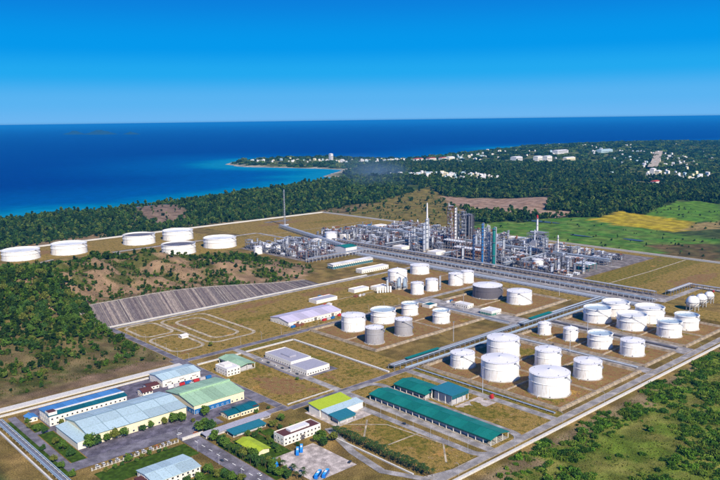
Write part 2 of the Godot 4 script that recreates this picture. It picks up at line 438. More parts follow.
func build_terrain() -> void:
	for p in [[-4000, -2100], [0, -2150], [400, -2230], [651, -2260], [861, -2330], [963, -2230], [1049, -2247], [1304, -2313], [1540, -2370], [1760, -2403], [1976, -2501], [2291, -2722], [2312, -2838], [2560, -3000], [2701, -3121], [2689, -3281], [2600, -3560], [2514, -3836], [2600, -4150], [2887, -4453], [3064, -4539], [3250, -4250], [3480, -3850], [3675, -3500], [4051, -3508], [4658, -3693], [5142, -3760], [5881, -4243], [6282, -4008], [6754, -3642], [7156, -3436], [7932, -3172], [10734, -2221], [14000, -1400], [14000, 6000], [-4000, 6000]]:
		COAST.append(Vector2(p[0], p[1]))
	for k in ZONES:
		var pv := PackedVector2Array()
		for p in ZONES[k]: pv.append(Vector2(p[0], p[1]))
		zone_poly[k] = pv
	nz.seed = 5; nz.frequency = 0.004; nz.fractal_octaves = 3
	nz2.seed = 9; nz2.frequency = 0.0012; nz2.fractal_octaves = 3
	var xs := [-3000.0]
	steps_to(xs, -200, 140); steps_to(xs, 150, 25); steps_to(xs, 900, 8.0); steps_to(xs, 1500, 14); steps_to(xs, 2400, 24); steps_to(xs, 5000, 60); steps_to(xs, 12500, 150)
	var zs := [2500.0]
	steps_to(zs, 0, 150); steps_to(zs, -180, 18); steps_to(zs, -340, 7); steps_to(zs, -720, 20); steps_to(zs, -919, 10); steps_to(zs, -921, 3); steps_to(zs, -957, 6); steps_to(zs, -1500, 10); steps_to(zs, -2400, 18); steps_to(zs, -3200, 40); steps_to(zs, -4700, 60)
	var o := MeshInstance3D.new()
	o.name = "ground"
	o.mesh = grid_mesh(xs, zs, func(x, z):
		var d := coast_depth(x, z) if (z < -1650 or x > 2200) else 999.0
		return [land(x, z, d), terrain_color(x, z, d)])
	o.material_override = M("terrain")
	add_child(o); o.set_meta("kind", "structure")
	# sea
	var sx := [-120000.0]
	steps_to(sx, -6000, 30000); steps_to(sx, -1000, 1000); steps_to(sx, 200, 200); steps_to(sx, 3000, 50); steps_to(sx, 5000, 120); steps_to(sx, 16000, 800); steps_to(sx, 130000, 30000)
	var sz := [3000.0]
	steps_to(sz, -1500, 1500); steps_to(sz, -2100, 150); steps_to(sz, -3600, 40); steps_to(sz, -5200, 120); steps_to(sz, -14000, 900); steps_to(sz, -130000, 30000)
	var sea := MeshInstance3D.new()
	sea.name = "sea"
	sea.mesh = grid_mesh(sx, sz, func(x, z):
		var d := -coast_depth(x, z) + 60.0 * nz.get_noise_2d(x, z) if absf(x) < 9000 and z > -9000 else 9999.0
		var c := lin(14, 134, 170).lerp(lin(2, 86, 152), smoothstep(50, 360, d))
		c = c.lerp(lin(0, 54, 130), smoothstep(260, 1300, d))
		return [-8.0, c])
	var sm := StandardMaterial3D.new()
	sm.resource_name = "sea_water"; sm.vertex_color_use_as_albedo = true; sm.roughness = 0.55; sm.metallic_specular = 0.12
	sm.albedo_texture = tex["soft"]; sm.uv1_triplanar = true; sm.uv1_world_triplanar = true; sm.uv1_scale = Vector3(0.0016, 0.0016, 0.0016)
	sea.material_override = sm
	add_child(sea); sea.set_meta("kind", "structure")

func blob(cx: float, cz: float, rx: float, rz: float, sd: int) -> PackedVector2Array:
	var p := PackedVector2Array()
	for i in 22:
		var a := TAU * i / 22
		var r := 1.0 + 0.5 * nz.get_noise_2d(cos(a) * 160 + sd * 77, sin(a) * 160) + 0.16 * nz.get_noise_2d(cos(a) * 600 + sd * 31, sin(a) * 600)
		p.append(Vector2(cx + cos(a) * rx * r, cz + sin(a) * rz * r))
	return p
func feathered(b: MB, cx: float, cz: float, rx: float, rz: float, sd: int, count := 70, y := 0.15) -> void: # a patch that breaks up into ragged tufts at its edge
	var rng := RandomNumberGenerator.new()
	rng.seed = 900 + sd
	for i in count:
		var q := clampf(absf(rng.randfn(0.0, 0.55)), 0.0, 1.35)
		var a := rng.randf() * TAU
		var s := rng.randf_range(0.07, 0.3) * (1.3 - q * 0.75)
		b.poly(blob(cx + cos(a) * rx * q, cz + sin(a) * rz * q, maxf(1.0, rx * s), maxf(1.0, rz * s), sd * 71 + i), y + 0.0008 * i)
func flat(called: String, mat: String, x0: float, x1: float, z0: float, z1: float, y: float) -> void:
	var b := MB.new()
	b.sheet(x0, x1, z0, z1, y)
	struct(b, called, M(mat))
func rounded(x0: float, x1: float, z0: float, z1: float, r: float) -> Array:
	var out := []
	for k in 4:
		var cx: float = [x1 - r, x0 + r, x0 + r, x1 - r][k]
		var cz: float = [z1 - r, z1 - r, z0 + r, z0 + r][k]
		for i in 7:
			var a := PI / 2 * k + PI / 2 * i / 6.0
			out.append(Vector2(cx + cos(a) * r, cz + sin(a) * r))
	return out
func build_site_ground() -> void:
	# lots
	for l in [["dry_grass", 392, 660, -905, -728], ["olive_grass", 460, 524, -718, -706], ["dry_grass", 459, 524, -698, -534], ["dry_grass", 392, 451, -698, -534], ["dry_grass", 459, 541, -524, -346], ["dry_grass", 392, 442, -470, -347], ["dry_grass", 530, 562, -718, -534],
		["olive_grass", 1064, 1355, -636, -560], ["dry_grass", 1064, 1355, -560, -350], ["dry_grass", 960, 1355, -1640, -1345], ["dry_grass", 450, 900, -1640, -1480], ["dry_grass", 640, 960, -1440, -1310], ["olive_grass", 549, 562, -524, -346],
		["dry_grass", 950, 1016, -470, -350], ["dry_grass", 660, 960, -905, -735], ["dry_grass", 770, 800, -715, -545], ["dry_grass", 940, 968, -720, -350], ["dry_grass", 1335, 1356, -1340, -640]]:
		flat("grass_lot", l[0], l[1], l[2], l[3], l[4], 0.05)
	var soil := [[568, 712, -520, -355], [736, 800, -518, -359], [834, 942, -520, -359], [570, 762, -716, -600], [809, 927, -702, -578], [785, 955, -885, -735]]
	for s in soil: flat("bund_floor", "brown_soil", s[0], s[1], s[2], s[3], 0.1)
	var sd := 1
	for s in [["brown_soil", 422, -588, 22, 42], ["olive_grass", 432, -640, 18, 20], ["olive_grass", 500, -620, 18, 40], ["olive_grass", 505, -560, 14, 16], ["brown_soil", 470, -862, 30, 14], ["olive_grass", 560, -820, 60, 14], ["brown_soil", 585, -880, 60, 16], ["olive_grass", 420, -420, 18, 40], ["olive_grass", 510, -400, 24, 30], ["brown_soil", 1200, -500, 90, 30], ["brown_soil", 1260, -420, 60, 40], ["olive_grass", 1120, -560, 50, 20], ["brown_soil", 1150, -1560, 90, 24], ["olive_grass", 1250, -1500, 60, 30], ["plant_paving", 1170, -1600, 60, 16], ["brown_soil", 720, -870, 60, 20], ["olive_grass", 720, -790, 50, 20], ["olive_grass", 640, -410, 24, 20], ["olive_grass", 585, -380, 12, 20], ["olive_grass", 690, -470, 16, 30], ["brown_soil", 530, -1570, 40, 40], ["brown_soil", 760, -1450, 50, 24], ["olive_grass", 640, -660, 20, 20], ["olive_grass", 870, -640, 18, 20], ["olive_grass", 890, -410, 22, 16], ["plant_paving", 625, -800, 25, 14]]:
		var b := MB.new()
		feathered(b, s[1], s[2], s[3], s[4], sd)
		struct(b, "grass_patch" if s[0] == "olive_grass" else "soil_patch", M(s[0]))
		sd += 1
	# wear and regrowth scattered over the open lots
	var rng := RandomNumberGenerator.new()
	rng.seed = 64
	for l in [[394, 640, -900, -735, 16], [460, 524, -696, -536, 7], [394, 450, -696, -540, 6], [498, 540, -425, -348, 4], [394, 440, -468, -350, 6], [531, 560, -716, -536, 5], [1066, 1350, -634, -352, 16], [965, 1350, -1636, -1350, 16], [660, 950, -900, -740, 14], [570, 760, -714, -602, 10], [570, 710, -516, -358, 10], [738, 798, -516, -360, 5], [836, 940, -518, -360, 8], [812, 925, -700, -580, 6], [450, 900, -1640, -1480, 8]]:
		for i in l[4]:
			var b := MB.new()
			var kind: String = ["olive_grass", "olive_grass", "brown_soil", "dry_grass", "pale_soil"][rng.randi() % 5]
			var rx := rng.randf_range(4, 16)
			var rz := rng.randf_range(4, 16)
			feathered(b, clampf(rng.randf_range(l[0], l[1]), l[0] + rx, maxf(l[0] + rx, l[1] - rx)), clampf(rng.randf_range(l[2], l[3]), l[2] + rz, maxf(l[2] + rz, l[3] - rz)), rx * 0.75, rz * 0.75, sd, 34, 0.105 + 0.003 * (sd % 13))
			struct(b, "grass_patch" if kind.ends_with("grass") else "soil_patch", M(kind))
			sd += 1
	flat("lawn", "lawn", 313, 338, -506, -456, 0.12)
	flat("lawn", "lawn", 300, 312, -508, -425, 0.12)
	flat("lawn", "lawn", 340, 352, -506, -484, 0.12)
	flat("lawn", "lawn", 200, 212, -660, -560, 0.12)
	flat("lawn", "lawn", 186, 192, -680, -540, 0.12)
	flat("lawn", "lawn", 205, 282, -530, -505, 0.12)
	flat("lawn", "lawn", 240, 284, -470, -430, 0.12)
	flat("works_yard", "apron", 213, 384, -700, -560, 0.08)
	flat("parking_court", "court_paving", 318, 360, -456, -402, 0.14)
	flat("loading_yard", "court_paving", 395, 442, -512, -466, 0.12)
	flat("building_apron", "asphalt", 447, 497, -672, -583, 0.09)
	flat("process_paving", "plant_paving", 1062, 1334, -1338, -640, 0.06)
	flat("process_paving", "plant_paving", 850, 990, -1312, -1084, 0.06)
	flat("corridor_paving", "plant_paving", 965, 1060, -1460, -480, 0.04)
	flat("yard_paving", "court_paving", 455, 485, -400, -385, 0.14)
	flat("yard_paving", "court_paving", 504, 540, -426, -405, 0.14)
	# roads
	for r in [[330, 1240, -345, -337.5], [384, 392, -925, -528], [451, 459, -722, -345], [392, 790, -728, -719], [392, 560, -533, -525], [541, 549, -525, -345], [192, 199, -690, -546], [192, 330, -560, -545], [283, 299, -546, -380], [392, 960, -913, -906], [378, 384, -735, -560], [330, 392, -540, -532], [996, 1006, -1460, -480], [1030, 1040, -1330, -480], [716, 732, -530, -346], [804, 830, -530, -346], [944, 950, -545, -346], [766, 806, -735, -545], [1016, 1150, -480, -470], [1140, 1150, -480, -346], [640, 1000, -1470, -1460], [640, 648, -1470, -913], [1062, 1340, -1092, -1082], [1062, 1340, -930, -920], [1062, 1340, -788, -780], [1200, 1210, -1330, -640], [786, 965, -735, -727], [199, 330, -640, -634]]:
		var w: float = minf(r[1] - r[0], r[3] - r[2])
		if w < 11 and r[0] >= 330: # concrete edge strips
			for e in 2:
				var k := MB.new()
				if r[1] - r[0] > r[3] - r[2]: k.box(r[0], r[1], 0.02, 0.24, (r[2] - 0.6 if e == 0 else r[3] + 0.1), (r[2] - 0.1 if e == 0 else r[3] + 0.6))
				else: k.box((r[0] - 0.6 if e == 0 else r[1] + 0.1), (r[0] - 0.1 if e == 0 else r[1] + 0.6), 0.02, 0.19, r[2], r[3])
				struct(k, "road_edge", M("track"))
		flat("road", "pale_road" if (r[0] > 400 or r[1] > 800) else "asphalt", r[0], r[1], r[2], r[3], 0.2 + (0.05 if r[3] - r[2] < r[1] - r[0] else 0.0) + w * 0.002)
	var b := MB.new()
	b.ribbon(rounded(440, 495, -525, -341, 14), 7.5, 0.3, true)
	struct(b, "ring_road", M("pale_road"))
	b = MB.new()
	b.ribbon([Vector2(388, -470), Vector2(372, -420), Vector2(366, -380), Vector2(380, -350), Vector2(410, -341)], 7, 0.31)
	struct(b, "ring_road", M("pale_road"))
	# pale loop tracks
	for q in [[400, 442, -900, -838, 12], [448, 516, -896, -760, 14], [462, 500, -880, -775, 12], [398, 440, -828, -758, 12]]:
		b = MB.new()
		b.ribbon(rounded(q[0], q[1], q[2], q[3], q[4]), 4.4, 0.3, true)
		struct(b, "loop_track", M("track"))
	for q in [[[400, -470], [430, -440], [436, -380], [412, -356]], [[402, -410], [440, -408]], [[398, -435], [425, -460]]]:
		b = MB.new()
		var pts := []
		for p in q: pts.append(Vector2(p[0], p[1]))
		b.ribbon(pts, 1.6, 0.26)
		struct(b, "dirt_track", M("track"))
	# tracks of bare ground across the open lots
	for q in [[568, 762, -598, 2.0], [535, 790, -733, 1.8], [662, 960, -820, 2.0], [1064, 1355, -590, 2.6], [950, 1355, -1420, 3.0], [800, 940, -574, 2.0]]:
		b = MB.new()
		b.ribbon([Vector2(q[0], q[2]), Vector2((q[0] + q[1]) * 0.5, q[2] + 3), Vector2(q[1], q[2])], q[3], 0.27)
		struct(b, "dirt_track", M("track"))
	# centre line of the avenue
	for i in 14:
		b = MB.new()
		b.sheet(290.7, 291.3, -540 + i * 11.5, -535 + i * 11.5, 0.34)
		struct(b, "road_marking", M("paint_line"))
	# hill road
	b = MB.new()
	var hp := HILL_ROAD
	for i in hp.size() - 1:
		for k in 6:
			var p: Vector2 = hp[i].lerp(hp[i + 1], k / 6.0)
			var q: Vector2 = hp[i].lerp(hp[i + 1], (k + 1) / 6.0)
			var s := (q - p).normalized().rotated(PI / 2) * 4.0
			b.quad(Vector3(p.x + s.x, ground_y(p.x, p.y) + 0.9, p.y + s.y), Vector3(q.x + s.x, ground_y(q.x, q.y) + 0.9, q.y + s.y), Vector3(q.x - s.x, ground_y(q.x, q.y) + 0.9, q.y - s.y), Vector3(p.x - s.x, ground_y(p.x, p.y) + 0.9, p.y - s.y))
	struct(b, "hill_road", M("concrete"))
	# shallow pools in the wet meadow
	for q in [[1610, -1085, 16, 50, 3], [1470, -880, 7, 26, 4], [1500, -770, 10, 24, 5]]:
		b = MB.new()
		b.poly(blob(q[0], q[1], q[2], q[3], q[4]), ground_y(q[0], q[1]) + 1.2)
		struct(b, "pond", M("pond"))

# ---------------------------------------------------------------- walls, slope, bunds
func wall_line(label: String, x0: float, x1: float, z0: float, z1: float, h: float, mat: String, called := "boundary_wall", cat := "wall", coping := true) -> void:
	var t := thing(called, label, cat, Vector3(x0, 0, z0))
	var b := MB.new()
	b.box(0, x1 - x0, -0.3, h, 0, z1 - z0)
	part(b, "wall_body", M(mat), t)
	if coping:
		b = MB.new()
		b.box(-0.15, x1 - x0 + 0.15, h, h + 0.18, -0.15, z1 - z0 + 0.15)
		part(b, "coping", M("white_concrete"), t)
func bund(label: String, x0: float, x1: float, z0: float, z1: float, cross_x: Array, cross_z: Array) -> void:
	var t := thing("bund_wall", label, "bund", Vector3.ZERO, "bund walls round the tank groups")
	var w := 2.2
	var seg := [[x0, x1, z0, z0 + w], [x0, x1, z1 - w, z1], [x0, x0 + w, z0 + w, z1 - w], [x1 - w, x1, z0 + w, z1 - w]]
	for s in seg:
		var b := MB.new()
		_bank(b, s[0], s[1], s[2], s[3], 2.2)
		part(b, "bank", M("bund"), t)
	for x in cross_x:
		var b := MB.new()
		_bank(b, x - 0.8, x + 0.8, z0 + w, z1 - w, 1.2)
		part(b, "dividing_bank", M("bund"), t)
	for z in cross_z:
		var b := MB.new()
		_bank(b, x0 + w, x1 - w, z - 0.8, z + 0.8, 1.1)
		part(b, "dividing_bank", M("bund"), t)
func _bank(b: MB, x0: float, x1: float, z0: float, z1: float, h: float) -> void: # embankment with sloping sides
	var k := h * 0.7
	b.hexa([Vector3(x0 - k, -0.2, z1 + k), Vector3(x1 + k, -0.2, z1 + k), Vector3(x1 + k, -0.2, z0 - k), Vector3(x0 - k, -0.2, z0 - k), Vector3(x0, h, z1), Vector3(x1, h, z1), Vector3(x1, h, z0), Vector3(x0, h, z0)])
func build_walls() -> void:
	wall_line("long low white wall along the front road beside the marsh", 330, 1240, -332.2, -330.2, 1.6, "white_concrete")
	wall_line("broad white concrete channel at the foot of the green hill", 60, 381, -718, -708, 1.4, "white_concrete", "drain_channel", "channel", false)
	wall_line("narrow white wall between the drain channel and the blue-roofed office", 60, 381, -699, -697.6, 1.6, "white_concrete")
	wall_line("long white wall running up the far side of the crude tanks", -200, 1360, -1654, -1651, 3.0, "white_concrete")
	wall_line("long pale wall between the process units and the green fields", 1359, 1361.5, -1650, -330, 3.0, "white_concrete")
	wall_line("thin white wall left of the pipeway at the left edge", 176.5, 177.6, -690, -400, 1.4, "white_concrete")
	wall_line("white channel edge along the foot of the retaining slope", 383, 850, -919, -915.5, 1.2, "white_concrete", "drain_channel", "channel", false)
	wall_line("white kerb wall on the far side of the grey-roofed offices", 458, 527, -703, -700.6, 1.1, "white_concrete")
	wall_line("white kerb wall right of the grey-roofed offices running to the pipe bridge", 526, 528.4, -700.6, -536, 1.1, "white_concrete")
	wall_line("short white kerb wall between the loop tracks and the white annex", 394, 450, -702, -699.6, 1.0, "white_concrete")
	wall_line("pale kerb along the front of the square brown lot", 395, 450, -538.5, -537.3, 0.8, "concrete")
	wall_line("solid white wall by the avenue gate next to parked vehicles", 283.5, 303, -536.5, -535.5, 2.6, "white_concrete")
	wall_line("pale kerb wall beside the palm row and the paved court", 378.5, 379.7, -450, -360, 0.8, "white_concrete")
	# post fence before the wide asphalt road
	var f := thing("post_fence", "white post fence along the near side of the wide asphalt road", "fence", Vector3(206, 0, -536))
	var pm := MB.new()
	pm.box(-0.35, 0.35, 0, 2.2, -0.35, 0.35)
	pm.box(-0.45, 0.45, 2.2, 2.35, -0.45, 0.45)
	var pmesh := pm.mesh()
	for i in 24: share(pmesh, "post", M("white_concrete"), f, Vector3(i * 3.2, 0, 0))
	var rb := MB.new()
	rb.box(0, 74, 0, 0.7, -0.12, 0.12)
	part(rb, "base_wall", M("concrete"), f)
	for y in [1.2, 1.8]:
		rb = MB.new()
		rb.box(0, 74, y, y + 0.12, -0.06, 0.06)
		part(rb, "rail", M("rail"), f)
	# retaining slope of stained concrete panels with ribs
	var t := thing("retaining_slope", "steep stained concrete retaining slope cut into the scrub hill", "retaining wall", Vector3.ZERO)
	var rng := RandomNumberGenerator.new()
	rng.seed = 4
	var tones := []
	for k in 5:
		var m: StandardMaterial3D = M("slope_stain").duplicate()
		m.albedo_color = [Color(0.86, 0.86, 0.84), Color(0.76, 0.76, 0.77), Color(0.82, 0.81, 0.8), Color(0.68, 0.67, 0.69), Color(0.98, 0.97, 0.93)][k]
		m.uv1_offset = Vector3(k * 0.07, 0, k * 0.37)
		m.uv1_scale = Vector3(0.04, 0.012, 0.012)
		tones.append(m)
	var x := 350.0
	while x < 745.0:
		var w := rng.randf_range(0.9, 4.2)
		var lift := rng.randf_range(0.3, 0.8)
		var b := MB.new()
		var za := -920.6 if x > 384 else lerpf(-920.6, -953.0, (384.0 - x) / 34.0)
		var zb := -920.6 if x + w > 384 else lerpf(-920.6, -953.0, (384.0 - x - w) / 34.0)
		var q := [Vector3(x + 0.1, hill(x + 0.1, za) + lift, za), Vector3(x + w - 0.1, hill(x + w, zb) + lift, zb), Vector3(x + w - 0.1, hill(x + w, -955.5) + 0.4 + lift, -955.5), Vector3(x + 0.1, hill(x, -955.5) + 0.4 + lift, -955.5)]
		var y0: float = q[3].y
		b.hexa([q[0] - Vector3(0, 1.6, 0), q[1] - Vector3(0, 1.6, 0), q[2] - Vector3(0, 1.6, 0), q[3] - Vector3(0, 1.6, 0), q[0], q[1], q[2], q[3]])
		part(b, "slope_panel", tones[rng.randi() % 5], t)
		if rng.randf() < 0.1:
			b = MB.new()
			b.bar(q[0] + Vector3(0, 0.3, 0), q[3] + Vector3(0, 0.3, 0), 0.5, 0.7)
			part(b, "rib", M("concrete"), t)
		x += w
	var cp := MB.new()
	for i in 38:
		var xa := 350.0 + i * 10.4
		cp.bar(Vector3(xa, hill(xa, -956) + 1.2, -956.2), Vector3(xa + 10.4, hill(xa + 10.4, -956) + 1.2, -956.2), 1.2, 0.8)
	part(cp, "top_kerb", M("concrete"), t)
	cp = MB.new()
	for i in 6: cp.bar(Vector3(383.5 - i * 5.6, hill(383.5 - i * 5.6, -920 - i * 5.6) + 1.0, -920 - i * 5.6), Vector3(377.9 - i * 5.6, hill(377.9 - i * 5.6, -925.6 - i * 5.6) + 1.0, -925.6 - i * 5.6), 1.6, 1.0)
	part(cp, "edge_kerb", M("concrete"), t)
	bund("earth bund enclosing the six large white tanks nearest the front road", 565, 715, -523, -352, [631], [-418, -462])
	bund("earth bund enclosing the row of four white tanks behind the nearest group", 733, 803, -521, -356, [], [-409, -448, -485])
	bund("earth bund enclosing the six open-topped tanks at the right", 831, 945, -523, -356, [887], [-416, -464])
	bund("earth bund enclosing the white and grey tanks in the middle of the plant", 567, 765, -719, -597, [690], [-655])
	bund("earth bund enclosing the dark grey tank and its white neighbour", 806, 930, -705, -575, [], [-645])

# ---------------------------------------------------------------- tanks
func arc_dir(a: float) -> Vector3: return Vector3(cos(a), 0, -sin(a))
func tank(x: float, z: float, R: float, H: float, kind: String, shell_mat: String, label: String, group := "", stair_at := 0.35) -> void:
	# kind: cone (fixed roof), open (floating roof), dome
	var t := thing("storage_tank", label, "tank", Vector3(x, 0, z), group)
	var seg := 48
	var b := MB.new()
	b.lathe(Vector3.ZERO, [Vector2(R + 1.4, 0.05), Vector2(R + 1.1, 0.7), Vector2(R, 0.72)], seg)
	part(b, "foundation", M("concrete"), t)
	b = MB.new()
	var prof := [Vector2(R, 0.5)]
	var courses := int(maxf(5.0, H / 2.4))
	for k in range(1, courses): # plate courses, each a hair inside the one below
		var y := 0.5 + (H - 0.5) * k / courses
		prof.append(Vector2(R - 0.03 * (k - 1), y - 0.05)); prof.append(Vector2(R - 0.03 * k, y))
	prof.append(Vector2(R - 0.03 * courses, H))
	if kind == "open":
		prof.append(Vector2(R - 0.35, H)); prof.append(Vector2(R - 0.35, H * 0.55))
	b.lathe(Vector3.ZERO, prof, seg)
	part(b, "shell", M(shell_mat), t)
	# wind girders
	for gy in ([0.62, 0.965] if kind == "open" else [0.64]):
		b = MB.new()
		var gr := 0.75 if kind == "open" else 0.28
		b.lathe(Vector3.ZERO, [Vector2(R - 0.1, H * gy - 0.15), Vector2(R + gr, H * gy - 0.1), Vector2(R + gr, H * gy + 0.1), Vector2(R - 0.1, H * gy + 0.15)], seg)
		part(b, "wind_girder", M(shell_mat), t)
	var top := H
	b = MB.new()
	if kind == "open":
		var dy := H - H * 0.16
		b.lathe(Vector3.ZERO, [Vector2(R - 0.4, dy), Vector2(R - 1.2, dy + 0.6), Vector2(R * 0.86, dy + 0.6), Vector2(R * 0.84, dy), Vector2(R * 0.3, dy + 0.15), Vector2(0, dy + 0.35)], seg)
		part(b, "floating_roof", M("tank_dark" if label.ends_with("hut") or label.ends_with("front of the stacked pair") else "deck_blue" if R < 17.5 else "deck_pale"), t)  # two crude tanks: dark deck, with the shade inside the rim painted in
		b = MB.new()
		b.bar(Vector3(-R * 0.75, H + 0.1, R * 0.6), Vector3(R * 0.05, dy + 0.7, 0), 0.8, 0.2)
		part(b, "rolling_ladder", M("silver"), t)
		for k in 12: # pontoon hatches
			b = MB.new()
			b.cyl(arc_dir(TAU * k / 12.0) * R * 0.93 + Vector3(0, dy + 0.5, 0), 0.5, 0.4, 8)
			part(b, "hatch", M("steel"), t)
	else:
		var rise := R * (0.12 if kind == "cone" else 0.26)
		var pr := [Vector2(R + 0.18, H - 0.05), Vector2(R + 0.18, H + 0.12)]
		for k in range(0, 9):
			var q := k / 8.0
			pr.append(Vector2(R * (1.0 - q) if k < 8 else 0.0, H + 0.14 + rise * (q if kind == "cone" else sin(q * PI / 2))))
		b.lathe(Vector3.ZERO, pr, seg)
		part(b, "roof", M("roof_white"), t)
		b = MB.new()
		b.cyl(Vector3(0, H + rise, 0), 0.8, 1.1, 10)
		b.lathe(Vector3(0, H + rise + 1.1, 0), [Vector2(1.1, 0), Vector2(1.1, 0.3), Vector2(0, 0.6)], 10)
		part(b, "roof_vent", M("silver"), t)
		for k in 5:
			b = MB.new()
			var a := TAU * k / 5.0 + 0.5
			b.cyl(arc_dir(a) * R * 0.8 + Vector3(0, H + rise * 0.18, 0), 0.35, 0.9, 8)
			part(b, "roof_nozzle", M("steel"), t)
		top = H + 0.1
	# top handrail
	b = MB.new()
	for k in seg:
		var p := arc_dir(TAU * k / seg) * (R + 0.1) + Vector3(0, top + 1.05, 0)
		var q := arc_dir(TAU * (k + 1) / seg) * (R + 0.1) + Vector3(0, top + 1.05, 0)
		b.bar(p, q, 0.08, 0.1)
		if k % 2 == 0: b.bar(p - Vector3(0, 1.1, 0), p, 0.08, 0.08)
	part(b, "handrail", M("steel"), t)
	# stair winding up the side towards the camera's right
	var front := atan2(-z, -x) # faces the middle of the plant road side
	front = atan2(z, -x) # angle of the horizontal direction from the tank to the view point, z up the page
	var a0 := front + stair_at + 0.1
	var sweep := H * 1.55 / R
	b = MB.new()
	var m := int(H / 0.55)
	for k in m:
		var q := float(k) / m
		var a := a0 + sweep * (1.0 - q)
		var c := arc_dir(a) * (R + 0.75) + Vector3(0, 0.5 + (H - 0.4) * q, 0)
		var e := arc_dir(a)
		b.bar(c - e * 0.4, c + e * 0.4, 0.7, 0.08)
	part(b, "stair_tread", M("silver"), t, true)
	for yo in [0.0, 1.1]:
		b = MB.new()
		for k in 20:
			var q := k / 20.0
			var q1 := (k + 1) / 20.0
			b.bar(arc_dir(a0 + sweep * (1.0 - q)) * (R + 1.25) + Vector3(0, 0.5 + (H - 0.4) * q + yo, 0), arc_dir(a0 + sweep * (1.0 - q1)) * (R + 1.25) + Vector3(0, 0.5 + (H - 0.4) * q1 + yo, 0), 0.1, 0.26 if yo == 0.0 else 0.1)
		part(b, "stair_stringer" if yo == 0.0 else "stair_rail", M("silver"), t)
	b = MB.new()
	var pa := arc_dir(a0)
	b.obox_free(pa * (R + 0.9) + Vector3(0, H - 0.1, 0), pa, 2.6, 0.15, 1.9)
	part(b, "stair_landing", M("steel"), t)
	# outlet pipe, riser and man door
	b = MB.new()
	var ea := arc_dir(front - 0.5)
	b.tube(ea * (R - 0.2) + Vector3(0, 1.3, 0), ea * (R + 3.0) + Vector3(0, 1.3, 0), 0.3, 8)
	b.tube(ea * (R + 3.0) + Vector3(0, 1.6, 0), ea * (R + 3.0) + Vector3(0, 0, 0), 0.3, 8)
	part(b, "outlet_pipe", M("pipe_white"), t)
	b = MB.new()
	var er := arc_dir(front - 0.85)
	b.tube(er * (R + 0.35) + Vector3(0, 0.3, 0), er * (R + 0.35) + Vector3(0, H + 0.6, 0), 0.16, 6)
	part(b, "riser_pipe", M("rail"), t)
	b = MB.new()
	var em := arc_dir(front + 0.05)
	b.tube(em * (R - 0.2) + Vector3(0, 1.5, 0), em * (R + 0.4) + Vector3(0, 1.5, 0), 0.55, 10)
	part(b, "manhole", M("steel"), t)
func sphere_tank(x: float, z: float, R: float, label: String) -> void:
	var t := thing("sphere_tank", label, "gas sphere", Vector3(x, 0, z), "white gas spheres on legs")
	var cy := R + 3.2
	var b := MB.new()
	b.ball(Vector3(0, cy, 0), R, 40)
	part(b, "vessel", M("tank_white"), t)
	for k in 8:
		var e := arc_dir(TAU * k / 8.0)
		b = MB.new()
		b.tube(e * R * 0.97, e * R * 0.97 + Vector3(0, cy + 0.6, 0), 0.42, 8)
		part(b, "leg", M("pipe_white"), t)
		var e2 := arc_dir(TAU * (k + 1) / 8.0)
		b = MB.new()
		b.bar(e * R * 0.97 + Vector3(0, 0.5, 0), e2 * R * 0.97 + Vector3(0, cy * 0.62, 0), 0.16, 0.16)
		b.bar(e2 * R * 0.97 + Vector3(0, 0.5, 0), e * R * 0.97 + Vector3(0, cy * 0.62, 0), 0.16, 0.16)
		part(b, "cross_brace", M("steel"), t)
	b = MB.new()
	b.lathe(Vector3(0, cy, 0), [Vector2(R, -0.2), Vector2(R + 0.7, -0.2), Vector2(R + 0.7, 0.1), Vector2(R, 0.1)], 40)
	part(b, "equator_walkway", M("steel"), t)
	b = MB.new()
	b.cyl(Vector3(0, cy + R - 0.15, 0), R * 0.28, 0.3, 14)
	for k in 10:
		var p := arc_dir(TAU * k / 10.0) * R * 0.27 + Vector3(0, cy + R, 0)
		b.bar(p, p + Vector3(0, 1.3, 0), 0.1, 0.1)
	b.cyl(Vector3(0, cy + R, 0), 0.5, 1.8, 8)
	part(b, "top_platform", M("steel"), t)
	b = MB.new()
	for k in 12:
		var q := k / 12.0
		var a := PI * 0.9 + q * 1.6
		var yy := q * cy * 1.05
		b.bar(arc_dir(a) * (R + 0.5) + Vector3(0, yy, 0), arc_dir(a + 0.14) * (R + 0.5) + Vector3(0, yy + cy * 0.09, 0), 0.9, 0.25)
	part(b, "stair", M("steel"), t)
	b = MB.new()
	b.tube(Vector3(0, 0.6, 0), Vector3(0, 3.4, 0), 0.4, 8)
	b.tube(Vector3(0, 0.8, 0), Vector3(-R - 6, 0.8, 0), 0.3, 8)
	part(b, "bottom_pipe", M("pipe_white"), t)
